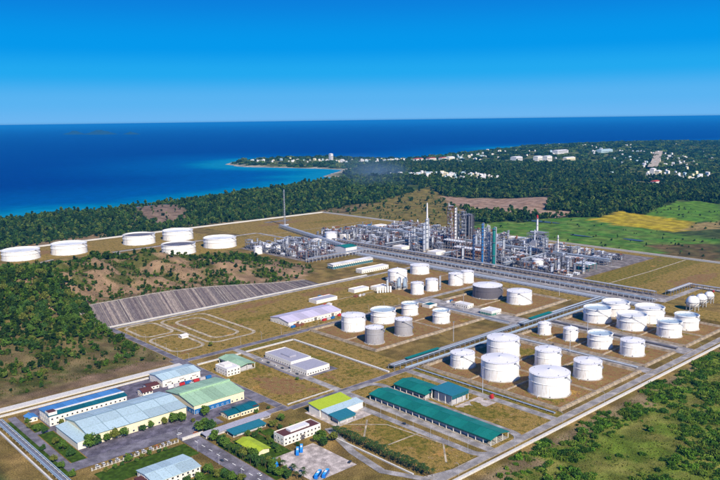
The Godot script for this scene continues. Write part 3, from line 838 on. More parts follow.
func build_tanks() -> void:
	var W := "tank_white"
	for d in [
		[600, -387, 19.7, 20.3, "cone", W, "largest white cone-roofed tank, nearest to the front road"],
		[664, -431, 13.9, 18.6, "cone", W, "white cone-roofed tank standing right behind the largest front tank"],
		[665, -384, 14.3, 16.7, "cone", W, "white cone-roofed tank right of the largest front tank"],
		[764, -502, 8.0, 13.8, "dome", W, "small narrow white tank at the left end of the four-tank row"],
		[765, -466, 8.7, 14.2, "dome", W, "small narrow white tank, second from the left in the four-tank row"],
		[766, -428, 14.0, 16.6, "open", W, "open-topped white tank, third in the four-tank row"],
		[766, -388, 13.2, 16.0, "cone", W, "white tank with pale roof at the right end of the four-tank row"],
		[864, -488, 17.4, 18.3, "open", W, "open-topped white tank at the front left of the right-hand six"],
		[910, -487, 17.6, 18.3, "open", W, "open-topped white tank at the back left of the right-hand six"],
		[864, -440, 18.0, 18.5, "open", W, "open-topped white tank in the front middle of the right-hand six"],
		[911, -440, 18.2, 19.6, "open", W, "open-topped white tank in the back middle of the right-hand six"],
		[865, -392, 14.4, 18.6, "open", W, "smaller open-topped white tank at the front right of the right-hand six"],
		[910, -391, 14.4, 18.3, "open", W, "smaller open-topped white tank at the far right of the right-hand six"],
		[601, -447, 19.5, 19.0, "cone", W, "large white cone-roofed tank left of the largest front tank"],
		[660, -487, 18.3, 20.6, "cone", W, "large white cone-roofed tank behind the tank left of the largest one"],
		[600, -496, 13.2, 14.8, "cone", W, "medium white cone-roofed tank beside the pipe bridge and the teal block"],
		[611, -685, 15.5, 18.8, "cone", W, "plain white tank at the left end of the middle tank group"],
		[664, -685, 16.6, 16.8, "open", W, "open-topped white tank with blue-grey deck in the middle tank group"],
		[591, -625, 11.4, 18.8, "cone", "tank_grey", "grey ribbed tank at the front left of the middle tank group"],
		[640, -624, 11.2, 19.6, "cone", "tank_grey", "grey ribbed tank right of the other grey one in the middle group"],
		[715, -685, 11.3, 16.0, "open", W, "small open-topped white tank at the back of the middle tank group"],
		[715, -628, 11.2, 16.4, "open", W, "small open-topped white tank at the right end of the middle tank group"],
		[872, -674, 22.2, 17.6, "cone", "tank_dark", "wide dark grey tank with a white roof"],
		[874, -618, 17.9, 17.4, "cone", W, "white tank with a stair across its front, right of the dark grey tank"],
		[900, -760, 11.6, 18.4, "cone", W, "white tank in front of its twin, left of the dark grey tank"],
		[926, -757, 10.4, 19.0, "cone", W, "white tank behind its twin, left of the dark grey tank"],
		[852, -844, 16.0, 18.4, "dome", W, "domed white tank behind two tall slim white vessels"],
		[927, -864, 16.6, 14.6, "cone", W, "wide low white tank at the back beside the pipe corridor"],
		[811, -761, 10.0, 17.3, "cone", W, "small white tank at the front of the utility tanks"],
		[843, -760, 9.9, 17.8, "cone", W, "small white tank with a slim stack at its right side"],
		[1104, -743, 10.0, 15.8, "cone", W, "lone white tank standing among the process units"],
		[481, -1535, 35.6, 18.6, "open", W, "crude oil tank at the far left edge, low and very wide"],
		[575, -1528, 35.2, 21.0, "open", W, "very wide white crude oil tank, second from the left edge"],
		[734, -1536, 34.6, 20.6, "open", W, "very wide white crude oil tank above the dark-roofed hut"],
		[825, -1527, 34.2, 20.8, "open", W, "very wide white crude oil tank at the back of the stacked pair"],
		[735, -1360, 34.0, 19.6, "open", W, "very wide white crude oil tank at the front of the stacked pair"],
		[837, -1366, 34.6, 20.2, "open", W, "very wide white crude oil tank farthest right, above the scrub hill"],
		[1054, -1253, 13.4, 17.6, "cone", W, "white tank between small sheds behind the left process unit"],
		[841, -1229, 8.6, 15.0, "cone", W, "short white tank, leftmost of three beside the left process unit"],
		[867, -1231, 6.6, 15.6, "cone", W, "short white tank, middle of three beside the left process unit"],
		[886, -1222, 6.0, 12.2, "cone", W, "short white tank, rightmost of three beside the left process unit"],
		]:
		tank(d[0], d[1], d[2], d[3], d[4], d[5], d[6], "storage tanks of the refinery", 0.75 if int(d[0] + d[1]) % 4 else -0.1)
	sphere_tank(1003, -424, 8.6, "white gas sphere on legs, nearest and leftmost of three")
	sphere_tank(1032, -425, 7.6, "white gas sphere on legs, middle of three")
	sphere_tank(1061, -426, 6.6, "white gas sphere on legs, farthest and rightmost of three")

# ---------------------------------------------------------------- pipe racks
func rack(label: String, a: Vector2, b: Vector2, w: float, h: float, levels: int, npipe: int, mat: String, pipe_mats: Array, sd: int, roof := "") -> void:
	var t := thing("pipe_rack", label, "pipe rack", Vector3(a.x, 0, a.y))
	var d := (b - a)
	var L := d.length()
	t.rotation.y = -atan2(d.y, d.x)
	var bent := MB.new()
	for s in [-1, 1]: bent.box(-0.3, 0.3, 0, h, s * w / 2 - 0.3, s * w / 2 + 0.3)
	for k in levels:
		var y := h - k * 3.4 - 0.4
		bent.box(-0.25, 0.25, y - 0.3, y + 0.3, -w / 2, w / 2)
	var bm := bent.mesh()
	var nb := int(L / 9.0)
	for i in nb + 1: share(bm, "bent", M(mat), t, Vector3(L * i / nb, 0, 0))
	for s in [-1, 1]:
		for k in levels:
			var q := MB.new()
			q.box(0, L, h - k * 3.4 - 0.9, h - k * 3.4 - 0.4, s * w / 2 - 0.2, s * w / 2 + 0.2)
			part(q, "side_beam", M(mat), t)
	var rng := RandomNumberGenerator.new()
	rng.seed = sd
	for k in levels:
		for i in npipe:
			var r := rng.randf_range(0.2, 0.55)
			var z := -w / 2 + 0.8 + (w - 1.6) * (i + 0.5) / npipe
			var y := h - k * 3.4 - 0.1 + r
			var q := MB.new()
			var e := L * (1.0 if rng.randf() < 0.8 else rng.randf_range(0.5, 1.0))
			q.tube(Vector3(0.5, y, z), Vector3(e, y, z), r, 6)
			part(q, "pipe", M(pipe_mats[rng.randi() % pipe_mats.size()]), t)
	if roof != "":
		var q := MB.new()
		q.box(L * 0.1, L * 0.34, h + 2.4, h + 2.6, -w * 0.3, w * 0.3)
		part(q, "walkway_roof", M(roof), t)
		for i in range(int(L * 0.1 / 9.0) + 1, int(L * 0.34 / 9.0)):
			q = MB.new()
			q.box(i * 9.0, i * 9.0 + 0.25, h - 0.5, h + 2.4, -0.12, 0.12)
			part(q, "roof_post", M(mat), t)
func pipeway(label: String, a: Vector2, b: Vector2, w: float, npipe: int, y: float, pipe_mats: Array, sd: int) -> void:
	var t := thing("pipeway", label, "pipeline", Vector3(a.x, 0, a.y))
	var d := (b - a)
	var L := d.length()
	t.rotation.y = -atan2(d.y, d.x)
	var sl := MB.new()
	sl.box(-0.3, 0.3, 0, y, -w / 2, w / 2)
	var sm := sl.mesh()
	var nb := int(L / 8.0)
	for i in nb + 1: share(sm, "sleeper", M("concrete"), t, Vector3(L * i / nb, 0, 0))
	var rng := RandomNumberGenerator.new()
	rng.seed = sd
	for i in npipe:
		var r := rng.randf_range(0.25, 0.32 * w / npipe + 0.25)
		r = minf(r, 0.48 * w / npipe)
		var z := -w / 2 + w * (i + 0.5) / npipe
		var q := MB.new()
		q.tube(Vector3(0, y + r, z), Vector3(L, y + r, z), r, 8)
		part(q, "pipe", M(pipe_mats[rng.randi() % pipe_mats.size()]), t)
func build_racks() -> void:
	var PW := ["pipe_white", "pipe_blue", "silver", "steel_dark", "steel", "pipe_blue", "steel"]
	var PB := ["pipe_white", "pipe_blue", "pipe_blue", "silver", "steel"]
	pipeway("bundle of white ground pipes running down the left edge of the works", Vector2(184.5, -690), Vector2(184.5, -420), 7.0, 6, 0.8, PB, 3)
	pipeway("broad bundle of white ground pipes along the near side of the main corridor", Vector2(978, -1200), Vector2(978, -480), 15.0, 11, 1.0, PB, 5)
	pipeway("bundle of pale ground pipes between the corridor racks", Vector2(1022, -1090), Vector2(1022, -484), 7.0, 6, 1.0, PW, 6)
	rack("tall pipe rack in the middle of the main corridor before the process units", Vector2(1012, -1330), Vector2(1012, -484), 6.0, 4.0, 1, 6, "silver", PB, 7)
	rack("pipe rack along the far side of the main corridor beside the columns", Vector2(1050, -1330), Vector2(1050, -500), 7.0, 6.0, 1, 7, "steel", PW, 8)
	rack("pipe rack crossing from the corridor to the middle tank group under a green walkway roof", Vector2(535, -540), Vector2(760, -540), 9.0, 5.0, 1, 9, "steel", PW, 9, "roof_teal")
	rack("pipe rack continuing between the four-tank row and the dark tank to the corridor", Vector2(768, -540), Vector2(966, -540), 11.0, 5.0, 1, 11, "steel", PW, 10, "roof_teal")
	pipeway("white ground pipes beside the covered pipe rack", Vector2(548, -530), Vector2(966, -530), 6.0, 6, 0.8, PB, 11)
	pipeway("ground pipes along the far side of the middle tank group", Vector2(772, -722), Vector2(772, -560), 6.0, 5, 0.8, PW, 12)
	rack("short pipe rack running from the corridor end to the gas spheres", Vector2(1062, -486), Vector2(1136, -486), 8.0, 7.0, 1, 7, "steel", PW, 13)
	rack("pipe rack behind the gas spheres", Vector2(1136, -486), Vector2(1136, -400), 6.0, 6.0, 1, 5, "steel", PW, 14)
	rack("cross pipe rack between the far left process units", Vector2(1060, -1087), Vector2(1325, -1087), 9.0, 10.0, 2, 8, "steel", PW, 15)
	rack("cross pipe rack left of the blue and teal columns", Vector2(1060, -925), Vector2(1325, -925), 9.0, 10.0, 2, 8, "steel", PW, 16)
	rack("cross pipe rack right of the blue and teal columns", Vector2(1060, -784), Vector2(1300, -784), 9.0, 10.0, 2, 8, "steel", PW, 17)
	rack("pipe rack leading from the left process unit towards the flare stack", Vector2(1000, -1150), Vector2(1090, -1490), 9.0, 9.0, 2, 8, "silver", PB, 18)
	rack("pipe rack through the middle of the far process units", Vector2(1205, -1330), Vector2(1205, -660), 10.0, 12.0, 2, 8, "steel", PW, 19)
	rack("pipe rack on the near side of the left process unit", Vector2(850, -1080), Vector2(1005, -1080), 8.0, 8.0, 1, 7, "silver", PB, 20)
	pipeway("thin pipes along the roadside before the nearest tank bund", Vector2(556, -523), Vector2(556, -352), 3.0, 4, 0.6, PW, 21)
	pipeway("pipes along the roadside between the nearest bund and the four-tank row", Vector2(724, -525), Vector2(724, -360), 3.6, 4, 0.6, PW, 22)
	pipeway("pipes along the roadside before the right-hand six tanks", Vector2(817, -525), Vector2(817, -360), 5.0, 5, 0.6, PW, 23)

# ---------------------------------------------------------------- buildings
func slope_slab(b: MB, p: Array, th: float) -> void: # p: 4 corners counter-clockwise seen from above
	var q := []
	for i in 4: q.append(p[i] - Vector3(0, th, 0))
	b.hexa([q[0], q[1], q[2], q[3], p[0], p[1], p[2], p[3]])
func building(called: String, label: String, x0: float, x1: float, z0: float, z1: float, h: float, o: Dictionary) -> Node3D:
	# o: wall, roof, roof2, kind (gable_x, gable_z, flat, mono), rise, split, rows, win (spacing), band, open, over
	var t := thing(called, label, o.get("cat", "building"), Vector3(x0, 0, z1))
	var W := x1 - x0
	var D := z1 - z0
	var kind: String = o.get("kind", "gable_x")
	var rise: float = o.get("rise", 2.2)
	var ov: float = o.get("over", 0.7)
	var wall: String = o.get("wall", "white_wall")
	var roof: String = o.get("roof", "roof_sky")
	var split: float = o.get("split", 0.5) # ridge place, share of depth from the back
	var b := MB.new()
	if o.get("open", false):
		for i in int(W / 8.0) + 1:
			for j in int(D / 8.0) + 1:
				if i > 0 and j > 0 and i < int(W / 8.0) and j < int(D / 8.0): continue
				var px := clampf(W * i / maxf(1, int(W / 8.0)), 0.3, W - 0.3)
				var pz := clampf(-D * j / maxf(1, int(D / 8.0)), -D + 0.3, -0.3)
				b = MB.new()
				b.box(px - 0.25, px + 0.25, 0, h, pz - 0.25, pz + 0.25)
				part(b, "post", M("white_wall"), t)
		b = MB.new()
		b.box(W * 0.12, W * 0.9, 0, h * 0.8, -D * 0.97, -D * 0.06)
		part(b, "inner_wall", M(o.get("inner", "grey_wall")), t)
		b = MB.new()
		b.box(0, W, 0.1, 0.4, -D, 0)
		part(b, "floor_slab", M("concrete"), t)
		for s in [0, 1]: # deep fascia below the eaves
			b = MB.new()
			if kind == "gable_z":
				b.box((W - 0.2) * s, (W - 0.2) * s + 0.2, h * 0.72, h, -D, 0)
			else:
				b.box(0, W, h * 0.62, h, -D * s - 0.1, -D * s + 0.1)
			part(b, "fascia", M(o.get("fascia", roof)), t)
	else:
		b.box(0, W, 0, h, -D, 0)
		if kind == "gable_x": # gable triangles
			for x in [0.0, W]:
				var A := Vector3(x, h, 0)
				var B := Vector3(x, h, -D)
				var R3 := Vector3(x, h + rise, -D * (1.0 - split))
				if x > 0: b.face(A, B, R3)
				else: b.face(B, A, R3)
		elif kind == "gable_z":
			for z in [0.0, -D]:
				var A := Vector3(0, h, z)
				var B := Vector3(W, h, z)
				var R3 := Vector3(W * 0.5, h + rise, z)
				if z == 0.0: b.face(A, B, R3)
				else: b.face(B, A, R3)
		part(b, "wall", M(wall), t)
	var e := 0.12
	if kind == "gable_x":
		var zr := -D * (1.0 - split)
		var f := rise / -zr * ov # drop of the overhang
		var g := rise / (D + zr) * ov
		var fr := [Vector3(-ov, h - f + e, ov), Vector3(W + ov, h - f + e, ov), Vector3(W + ov, h + rise + e, zr), Vector3(-ov, h + rise + e, zr)]
		var bk := [Vector3(-ov, h + rise + e, zr), Vector3(W + ov, h + rise + e, zr), Vector3(W + ov, h - g + e, -D - ov), Vector3(-ov, h - g + e, -D - ov)]
		if not o.has("panels") and W * D > 240: o.merge({"panels": [maxi(3, int(W / 6.5)), 1], "panel_mat": roof})
		b = MB.new(); slope_slab(b, fr, 0.2); part(b, "roof_slope", M(roof), t)
		b = MB.new(); slope_slab(b, bk, 0.2); part(b, "roof_slope", M(o.get("roof2", roof)), t)
		b = MB.new()
		b.box(-ov, W + ov, h + rise + e, h + rise + e + o.get("vent", 0.25), zr - o.get("ventw", 0.5), zr + o.get("ventw", 0.5))
		part(b, "ridge_cap", M(o.get("ridge", roof)), t)
		if o.has("panels"): # raised roof sheets laid on the seams, front and back
			for s in 2:
				var q: Array = [fr, bk][s]
				var na: int = o.panels[0]
				var nb: int = o.panels[1]
				for i in na:
					for j in nb:
						var c := []
						for k in [[0, 0], [1, 0], [1, 1], [0, 1]]:
							var u: float = (i + 0.012 + k[0] * 0.976) / na
							var w: float = (j + 0.02 + k[1] * 0.96) / nb
							c.append(q[0].lerp(q[1], u).lerp(q[3].lerp(q[2], u), w) + Vector3(0, 0.2 + 0.03 * ((i * 7 + j * 3) % 3), 0))
						b = MB.new(); slope_slab(b, c, 0.17); part(b, "roof_sheet", tone(o.panel_mat if s == 0 else o.get("roof2", o.panel_mat), (i * 3 + j * 2 + s + i * i) % 5), t)
	elif kind == "gable_z":
		var f := rise / (W * 0.5) * ov
		b = MB.new(); slope_slab(b, [Vector3(-ov, h - f + e, ov), Vector3(W / 2, h + rise + e, ov), Vector3(W / 2, h + rise + e, -D - ov), Vector3(-ov, h - f + e, -D - ov)], 0.2); part(b, "roof_slope", M(roof), t)
		b = MB.new(); slope_slab(b, [Vector3(W / 2, h + rise + e, ov), Vector3(W + ov, h - f + e, ov), Vector3(W + ov, h - f + e, -D - ov), Vector3(W / 2, h + rise + e, -D - ov)], 0.2); part(b, "roof_slope", M(o.get("roof2", roof)), t)
		b = MB.new(); b.box(W / 2 - 0.4, W / 2 + 0.4, h + rise + e, h + rise + 0.5, -D - ov, ov); part(b, "ridge_cap", M(roof), t)
		if D > 20:
			var nn := int(D / 6.5)
			for s in 2:
				for i in nn:
					var za := ov - (D + 2 * ov) * (i + 0.015) / nn
					var zb := ov - (D + 2 * ov) * (i + 0.985) / nn
					var up := e + 0.18 + 0.03 * (i % 3)
					var xe := -ov if s == 0 else W + ov
					b = MB.new()
					if s == 0: slope_slab(b, [Vector3(xe, h - f + up, za), Vector3(W / 2 - 0.42, h + rise + up, za), Vector3(W / 2 - 0.42, h + rise + up, zb), Vector3(xe, h - f + up, zb)], 0.16)
					else: slope_slab(b, [Vector3(W / 2 + 0.42, h + rise + up, za), Vector3(xe, h - f + up, za), Vector3(xe, h - f + up, zb), Vector3(W / 2 + 0.42, h + rise + up, zb)], 0.16)
					part(b, "roof_sheet", tone(roof, (i * 3 + s + i * i) % 5), t)
	elif kind == "mono":
		b = MB.new(); slope_slab(b, [Vector3(-ov, h + e, ov), Vector3(W + ov, h + e, ov), Vector3(W + ov, h + rise + e, -D - ov), Vector3(-ov, h + rise + e, -D - ov)], 0.25); part(b, "roof_slope", M(roof), t)
		if not o.get("open", false):
			b = MB.new()
			b.box(0.05, W - 0.05, h, h + rise, -D, -D + 0.3)
			b.face(Vector3(0.05, h, -D), Vector3(0.05, h, 0), Vector3(0.05, h + rise, -D))
			b.face(Vector3(W - 0.05, h, 0), Vector3(W - 0.05, h, -D), Vector3(W - 0.05, h + rise, -D))
			part(b, "upper_wall", M(wall), t)
	else: # flat with parapet
		b = MB.new(); b.box(0.3, W - 0.3, h, h + 0.12, -D + 0.3, -0.3); part(b, "roof_deck", M(roof), t)
		for s in [[0, W, -0.3, 0], [0, W, -D, -D + 0.3], [0, 0.3, -D + 0.3, -0.3], [W - 0.3, W, -D + 0.3, -0.3]]:
			b = MB.new(); b.box(s[0], s[1], h, h + 0.8, s[2], s[3]); part(b, "parapet", M(wall), t)
	# windows, doors
	var rows: int = o.get("rows", 0)
	if rows > 0:
		var gap: float = o.get("win", 4.0)
		var wm := MB.new(); wm.box(-0.8, 0.8, 0, 1.5, 0, 0.08)
		var fm := MB.new()
		for q in [[-0.95, 0.95, -0.15, 0], [-0.95, 0.95, 1.5, 1.65], [-0.95, -0.8, 0, 1.5], [0.8, 0.95, 0, 1.5]]: fm.box(q[0], q[1], q[2], q[3], 0, 0.16)
		var wme := wm.mesh()
		var fme := fm.mesh()
		for r in rows:
			var y := 1.1 + (h - 0.6) / rows * r
			for i in int(W / gap):
				var w1 := share(wme, "window", M("glass"), t, Vector3((i + 0.5) * W / int(W / gap), y, 0))
				share(fme, "frame", M("white_wall"), w1)
			for i in int(D / gap):
				var w2 := share(wme, "window", M("glass"), t, Vector3(0, y, -(i + 0.5) * D / int(D / gap)), -PI / 2)
				share(fme, "frame", M("white_wall"), w2)
	if o.has("band"): # coloured cladding strip on the two near walls
		b = MB.new(); b.box(0.2, W * o.get("bandw", 1.0) - 0.2, 0.3, h * 0.55, 0, 0.12); part(b, "cladding", M(o.band), t)
		b = MB.new(); b.box(-0.12, 0, 0.3, h * 0.55, -D + 0.2, -0.2); part(b, "cladding", M(o.band), t)
	for k in o.get("doors", 0):
		var dx: float = W * (k + 0.5) / o.doors
		b = MB.new(); b.box(dx - 2.0, dx + 2.0, 0, minf(4.2, h * 0.7), 0, 0.15)
		var dr := part(b, "door", M(o.get("door_mat", "steel_dark")), t)
		b = MB.new(); b.box(dx - 2.3, dx + 2.3, minf(4.2, h * 0.7), minf(4.2, h * 0.7) + 0.3, 0, 1.0)
		part(b, "canopy", M("concrete"), dr)
	return t
func build_buildings() -> void:
	var t := building("office_block", "long white two-storey office with blue back roof and teal front slope", 214, 286, -670, -645, 9.5, {"roof": "roof_deep", "roof2": "roof_blue", "ridge": "roof_white2", "ventw": 1.2, "vent": 0.6, "rise": 1.3, "split": 0.7, "rows": 2, "win": 4.5, "doors": 2})
	var b := MB.new(); b.box(-0.5, 7, 9.4, 12.4, -8, -0.2); part(b, "stair_tower", M("white_wall"), t)
	b = MB.new(); b.box(-0.2, 6.5, 12.41, 12.7, -7.6, -0.5); part(b, "tower_roof", M("roof_brown"), t)
	t = building("warehouse", "large pale blue panelled warehouse beside the wide asphalt road", 223, 313, -633, -581, 9.0, {"wall": "cream", "roof": "roof_seam", "panels": [5, 2], "panel_mat": "roof_sky", "rise": 4.0, "rows": 1, "win": 6.0, "doors": 3, "split": 0.45})
	b = MB.new(); b.box(-10, 0, 0, 6.5, -46, 1.0); part(b, "annex_wall", M("white_wall"), t)
	b = MB.new(); slope_slab(b, [Vector3(-10.6, 6.6, 1.4), Vector3(-0.05, 8.0, 1.4), Vector3(-0.05, 8.0, -46.4), Vector3(-10.6, 6.6, -46.4)], 0.2); part(b, "annex_roof", M("roof_sky"), t)
	building("warehouse", "smaller pale blue warehouse in the corner by the drain channel", 333, 376, -692, -664, 7.5, {"roof": "roof_sky", "rise": 2.0, "doors": 3, "door_mat": "white_wall", "rows": 1, "win": 7})
	building("warehouse", "pale green roofed hall with a blue band round its walls", 320, 374, -632, -579, 8.5, {"wall": "cream", "roof": "roof_green", "rise": 3.6, "band": "blue_paint", "bandw": 0.72, "vent": 1.3, "ventw": 1.6, "rows": 1, "win": 5.0, "ridge": "roof_green"})
	building("gate_office", "low cream office with two dark teal roofs beside the green hall", 336, 348, -560, -547, 4.0, {"wall": "cream", "roof": "roof_deep", "rise": 1.6, "rows": 1, "win": 3.2})
	t = building("gate_office", "cream block with dark teal and brown roof next to the low office", 348.5, 368, -561, -546, 4.6, {"wall": "cream", "roof": "roof_deep", "rise": 1.8, "rows": 1, "win": 3.2})
	b = MB.new(); b.box(14, 19.8, 4.9, 5.5, -9, -0.5); part(b, "porch_roof", M("roof_brown"), t)
	t = building("control_house", "white flat-roofed annex before the green-roofed shed", 397, 413, -668, -645, 7.5, {"kind": "flat", "roof": "roof_white2", "rows": 2, "win": 4.0})
	b = MB.new(); b.box(3, 12, 7.65, 9.6, -20, -9); part(b, "roof_plant", M("white_wall"), t)
	building("open_shed", "small open shed with a light green roof beside the white annex", 415, 434, -690, -648, 6.0, {"kind": "gable_z", "roof": "roof_green", "open": true, "rise": 1.6, "cat": "shed", "fascia": "white_wall"})
	t = building("office_block", "larger grey flat-roofed office behind the square brown lot", 463, 491, -670, -622, 5.5, {"kind": "flat", "wall": "white_wall", "roof": "roof_grey", "rows": 1, "win": 4.0})
	b = MB.new(); b.box(9, 18, 5.65, 7.2, -30, -14); part(b, "roof_plant", M("roof_grey"), t)
	building("office_block", "smaller grey flat-roofed office at the right of its larger twin", 458, 489, -617, -588, 5.5, {"kind": "flat", "wall": "white_wall", "roof": "roof_grey", "rows": 1, "win": 3.4})
	b = MB.new()
	building("link_block", "low white link between the two grey-roofed offices", 466, 486, -621.9, -617.1, 4.6, {"kind": "flat", "roof": "roof_white2"})
	building("long_shed", "long lavender roofed shed left of the middle tanks", 558, 648, -792, -752, 6.0, {"roof": "roof_lavender", "rise": 3.0, "rows": 1, "win": 6, "doors": 3, "wall": "white_wall"})
	building("hall", "hall with a lime green roof behind the blue and teal sheds", 398, 436, -509, -493.5, 7.5, {"kind": "mono", "roof": "roof_lime", "rise": 2.0, "doors": 2, "rows": 0})
	building("hall", "narrow hall with a pale blue roof beside the lime green one", 399, 441, -492.5, -483, 6.5, {"kind": "mono", "roof": "roof_sky", "rise": 1.0})
	building("open_shed", "open teal roofed shed in front of the pale blue hall", 399, 419, -481.5, -469, 5.2, {"kind": "mono", "roof": "roof_tealblue", "open": true, "rise": 1.2, "cat": "shed"})
	t = building("canteen", "white two-storey building with a brown flat roof beside the paved court", 339, 378, -482, -468, 7.6, {"kind": "flat", "roof": "roof_brown", "rows": 2, "win": 3.6, "doors": 1})
	b = MB.new(); b.box(10, 30, 7.75, 9.4, -10.5, -4); part(b, "roof_lantern", M("roof_white2"), t)
	building("pavilion", "low pavilion with a lime green roof among park trees", 312, 324, -496, -468, 3.6, {"kind": "gable_z", "roof": "roof_lime", "rise": 1.4, "wall": "cream", "over": 1.2})
	building("parking_shelter", "long low teal roofed shelter beside the avenue trees", 318, 351, -521, -511, 3.2, {"kind": "mono", "roof": "roof_tealblue", "open": true, "rise": 0.7, "cat": "shelter", "inner": "grey_wall"})
	building("parking_shelter", "long low grey roofed shelter behind the teal one", 300, 366, -532, -525, 3.0, {"kind": "mono", "roof": "roof_grey", "open": true, "rise": 0.6, "cat": "shelter", "inner": "grey_wall"})
	t = building("office_block", "flat pale blue roofed office at the bottom left edge among trees", 226, 264, -500, -473, 6.5, {"roof": "roof_sky", "rise": 1.5, "rows": 2, "win": 4, "wall": "white_wall"})
	b = MB.new(); b.box(-6, -0.05, 0, 5, -20, -4); part(b, "porch", M("roof_brown"), t)
	building("long_shed", "very long teal roofed open shed beside the ring road", 460, 484, -494, -350, 5.6, {"kind": "gable_z", "roof": "roof_teal", "open": true, "rise": 2.2, "cat": "shed"})
	building("long_shed", "shorter teal roofed shed behind the very long one", 496, 522, -497, -455, 5.6, {"kind": "gable_z", "roof": "roof_teal", "open": true, "rise": 2.0, "cat": "shed"})
	building("loading_block", "tall teal roofed loading block on white posts next to the shorter shed", 503, 527, -453.5, -428, 10.0, {"kind": "mono", "roof": "roof_tealblue", "open": true, "rise": 1.0, "cat": "shed", "fascia": "roof_deep"})
	building("pump_house", "white pump house with teal wall in front of the white stair tank", 785, 806, -619, -599, 5.5, {"kind": "flat", "roof": "roof_white2", "rows": 1, "win": 3.4, "band": "roof_teal", "bandw": 0.5})
	building("substation", "small white substation left of the teal-walled pump house", 793, 806, -671, -647, 4.5, {"kind": "flat", "roof": "roof_white2", "rows": 1, "win": 4})
	building("long_building", "long white building with blue windows behind the scrub hill", 842, 940, -1012, -996, 8.0, {"roof": "roof_white2", "rise": 1.2, "rows": 2, "win": 5, "band": "roof_deep"})
	building("long_building", "lower white flat building in front of the long window building", 853, 918, -948, -932, 6.0, {"kind": "flat", "roof": "roof_white2", "rows": 1, "win": 5})
	building("gate_hut", "small white hut with a light blue roof near the left pipeway", 203, 211, -678, -667, 3.6, {"kind": "gable_z", "roof": "roof_blue", "rise": 1.4, "rows": 1, "win": 3})
	building("house", "small white house with a brown hipped roof behind the panelled warehouse", 305, 315, -662, -650, 6.0, {"roof": "roof_brown", "rise": 2.0, "rows": 2, "win": 3})
	building("store_hut", "low hut with a maroon roof beside the smaller blue warehouse", 318, 330, -676, -666, 4.0, {"roof": "roof_brown", "rise": 1.0, "rows": 1, "win": 4})
	building("store_hut", "small pale hut inside the cream loop tracks", 432, 441, -812, -803, 3.2, {"roof": "roof_white2", "rise": 1.0})
	building("jetty_house", "small white hut with a dark roof in front of the crude tanks", 640, 662, -1342, -1328, 7.0, {"kind": "flat", "roof": "roof_deep", "rows": 1, "win": 5})
	building("compressor_house", "white long shed at the far side of the right process unit", 1290, 1306, -800, -752, 7.0, {"roof": "roof_white2", "kind": "gable_z", "rise": 1.4})
	building("compressor_house", "white shed behind the right process unit next to the slim chimney", 1292, 1306, -846, -812, 7.0, {"roof": "roof_white2", "kind": "gable_z", "rise": 1.4})
	building("control_building", "white low building behind the teal column", 1312, 1330, -960, -905, 7.5, {"kind": "flat", "roof": "roof_white2"})
	air_cooler("teal clad air cooler block at the right end of the process units", 1150, -675, 26, 26, 10, "teal")
	building("turbine_hall", "teal roofed turbine hall at the right end of the left process unit", 960, 990, -1128, -1096, 13.0, {"roof": "roof_teal", "wall": "roof_white2", "rise": 2.0})
	building("service_shed", "white shed left of the small tank behind the left process unit", 1008, 1032, -1262, -1246, 6.0, {"roof": "roof_white2", "kind": "flat"})
	building("service_shed", "white shed right of the small tank behind the left process unit", 1078, 1096, -1250, -1236, 9.0, {"roof": "roof_white2", "kind": "flat"})
	building("service_shed", "low white substation between the corridor and the column cluster", 1068, 1096, -975, -952, 6.5, {"roof": "roof_white2", "kind": "flat"})
	building("service_shed", "low white substation left of the brown air cooler row", 1066, 1090, -1070, -1044, 6.0, {"roof": "roof_white2", "kind": "flat"})
	building("service_shed", "white shed behind the far process units near the olive field", 1240, 1275, -1318, -1300, 7.0, {"roof": "roof_white2", "kind": "flat"})
	building("service_shed", "pale utility shed beside the small vertical vessels", 779, 806, -832, -818, 5.0, {"roof": "roof_white2", "kind": "flat", "rows": 1, "win": 4})
	building("service_shed", "flat white shed by the domed tank", 745, 776, -846, -832, 4.5, {"roof": "roof_white2", "kind": "flat"})
	building("service_shed", "small dark roofed pump shed beside the white stair tank bund", 756, 772, -700, -686, 4.0, {"roof": "roof_deep", "kind": "flat"})
	building("service_shed", "grey stockyard shed behind the lavender shed", 660, 700, -838, -820, 4.5, {"roof": "roof_grey", "kind": "flat"})

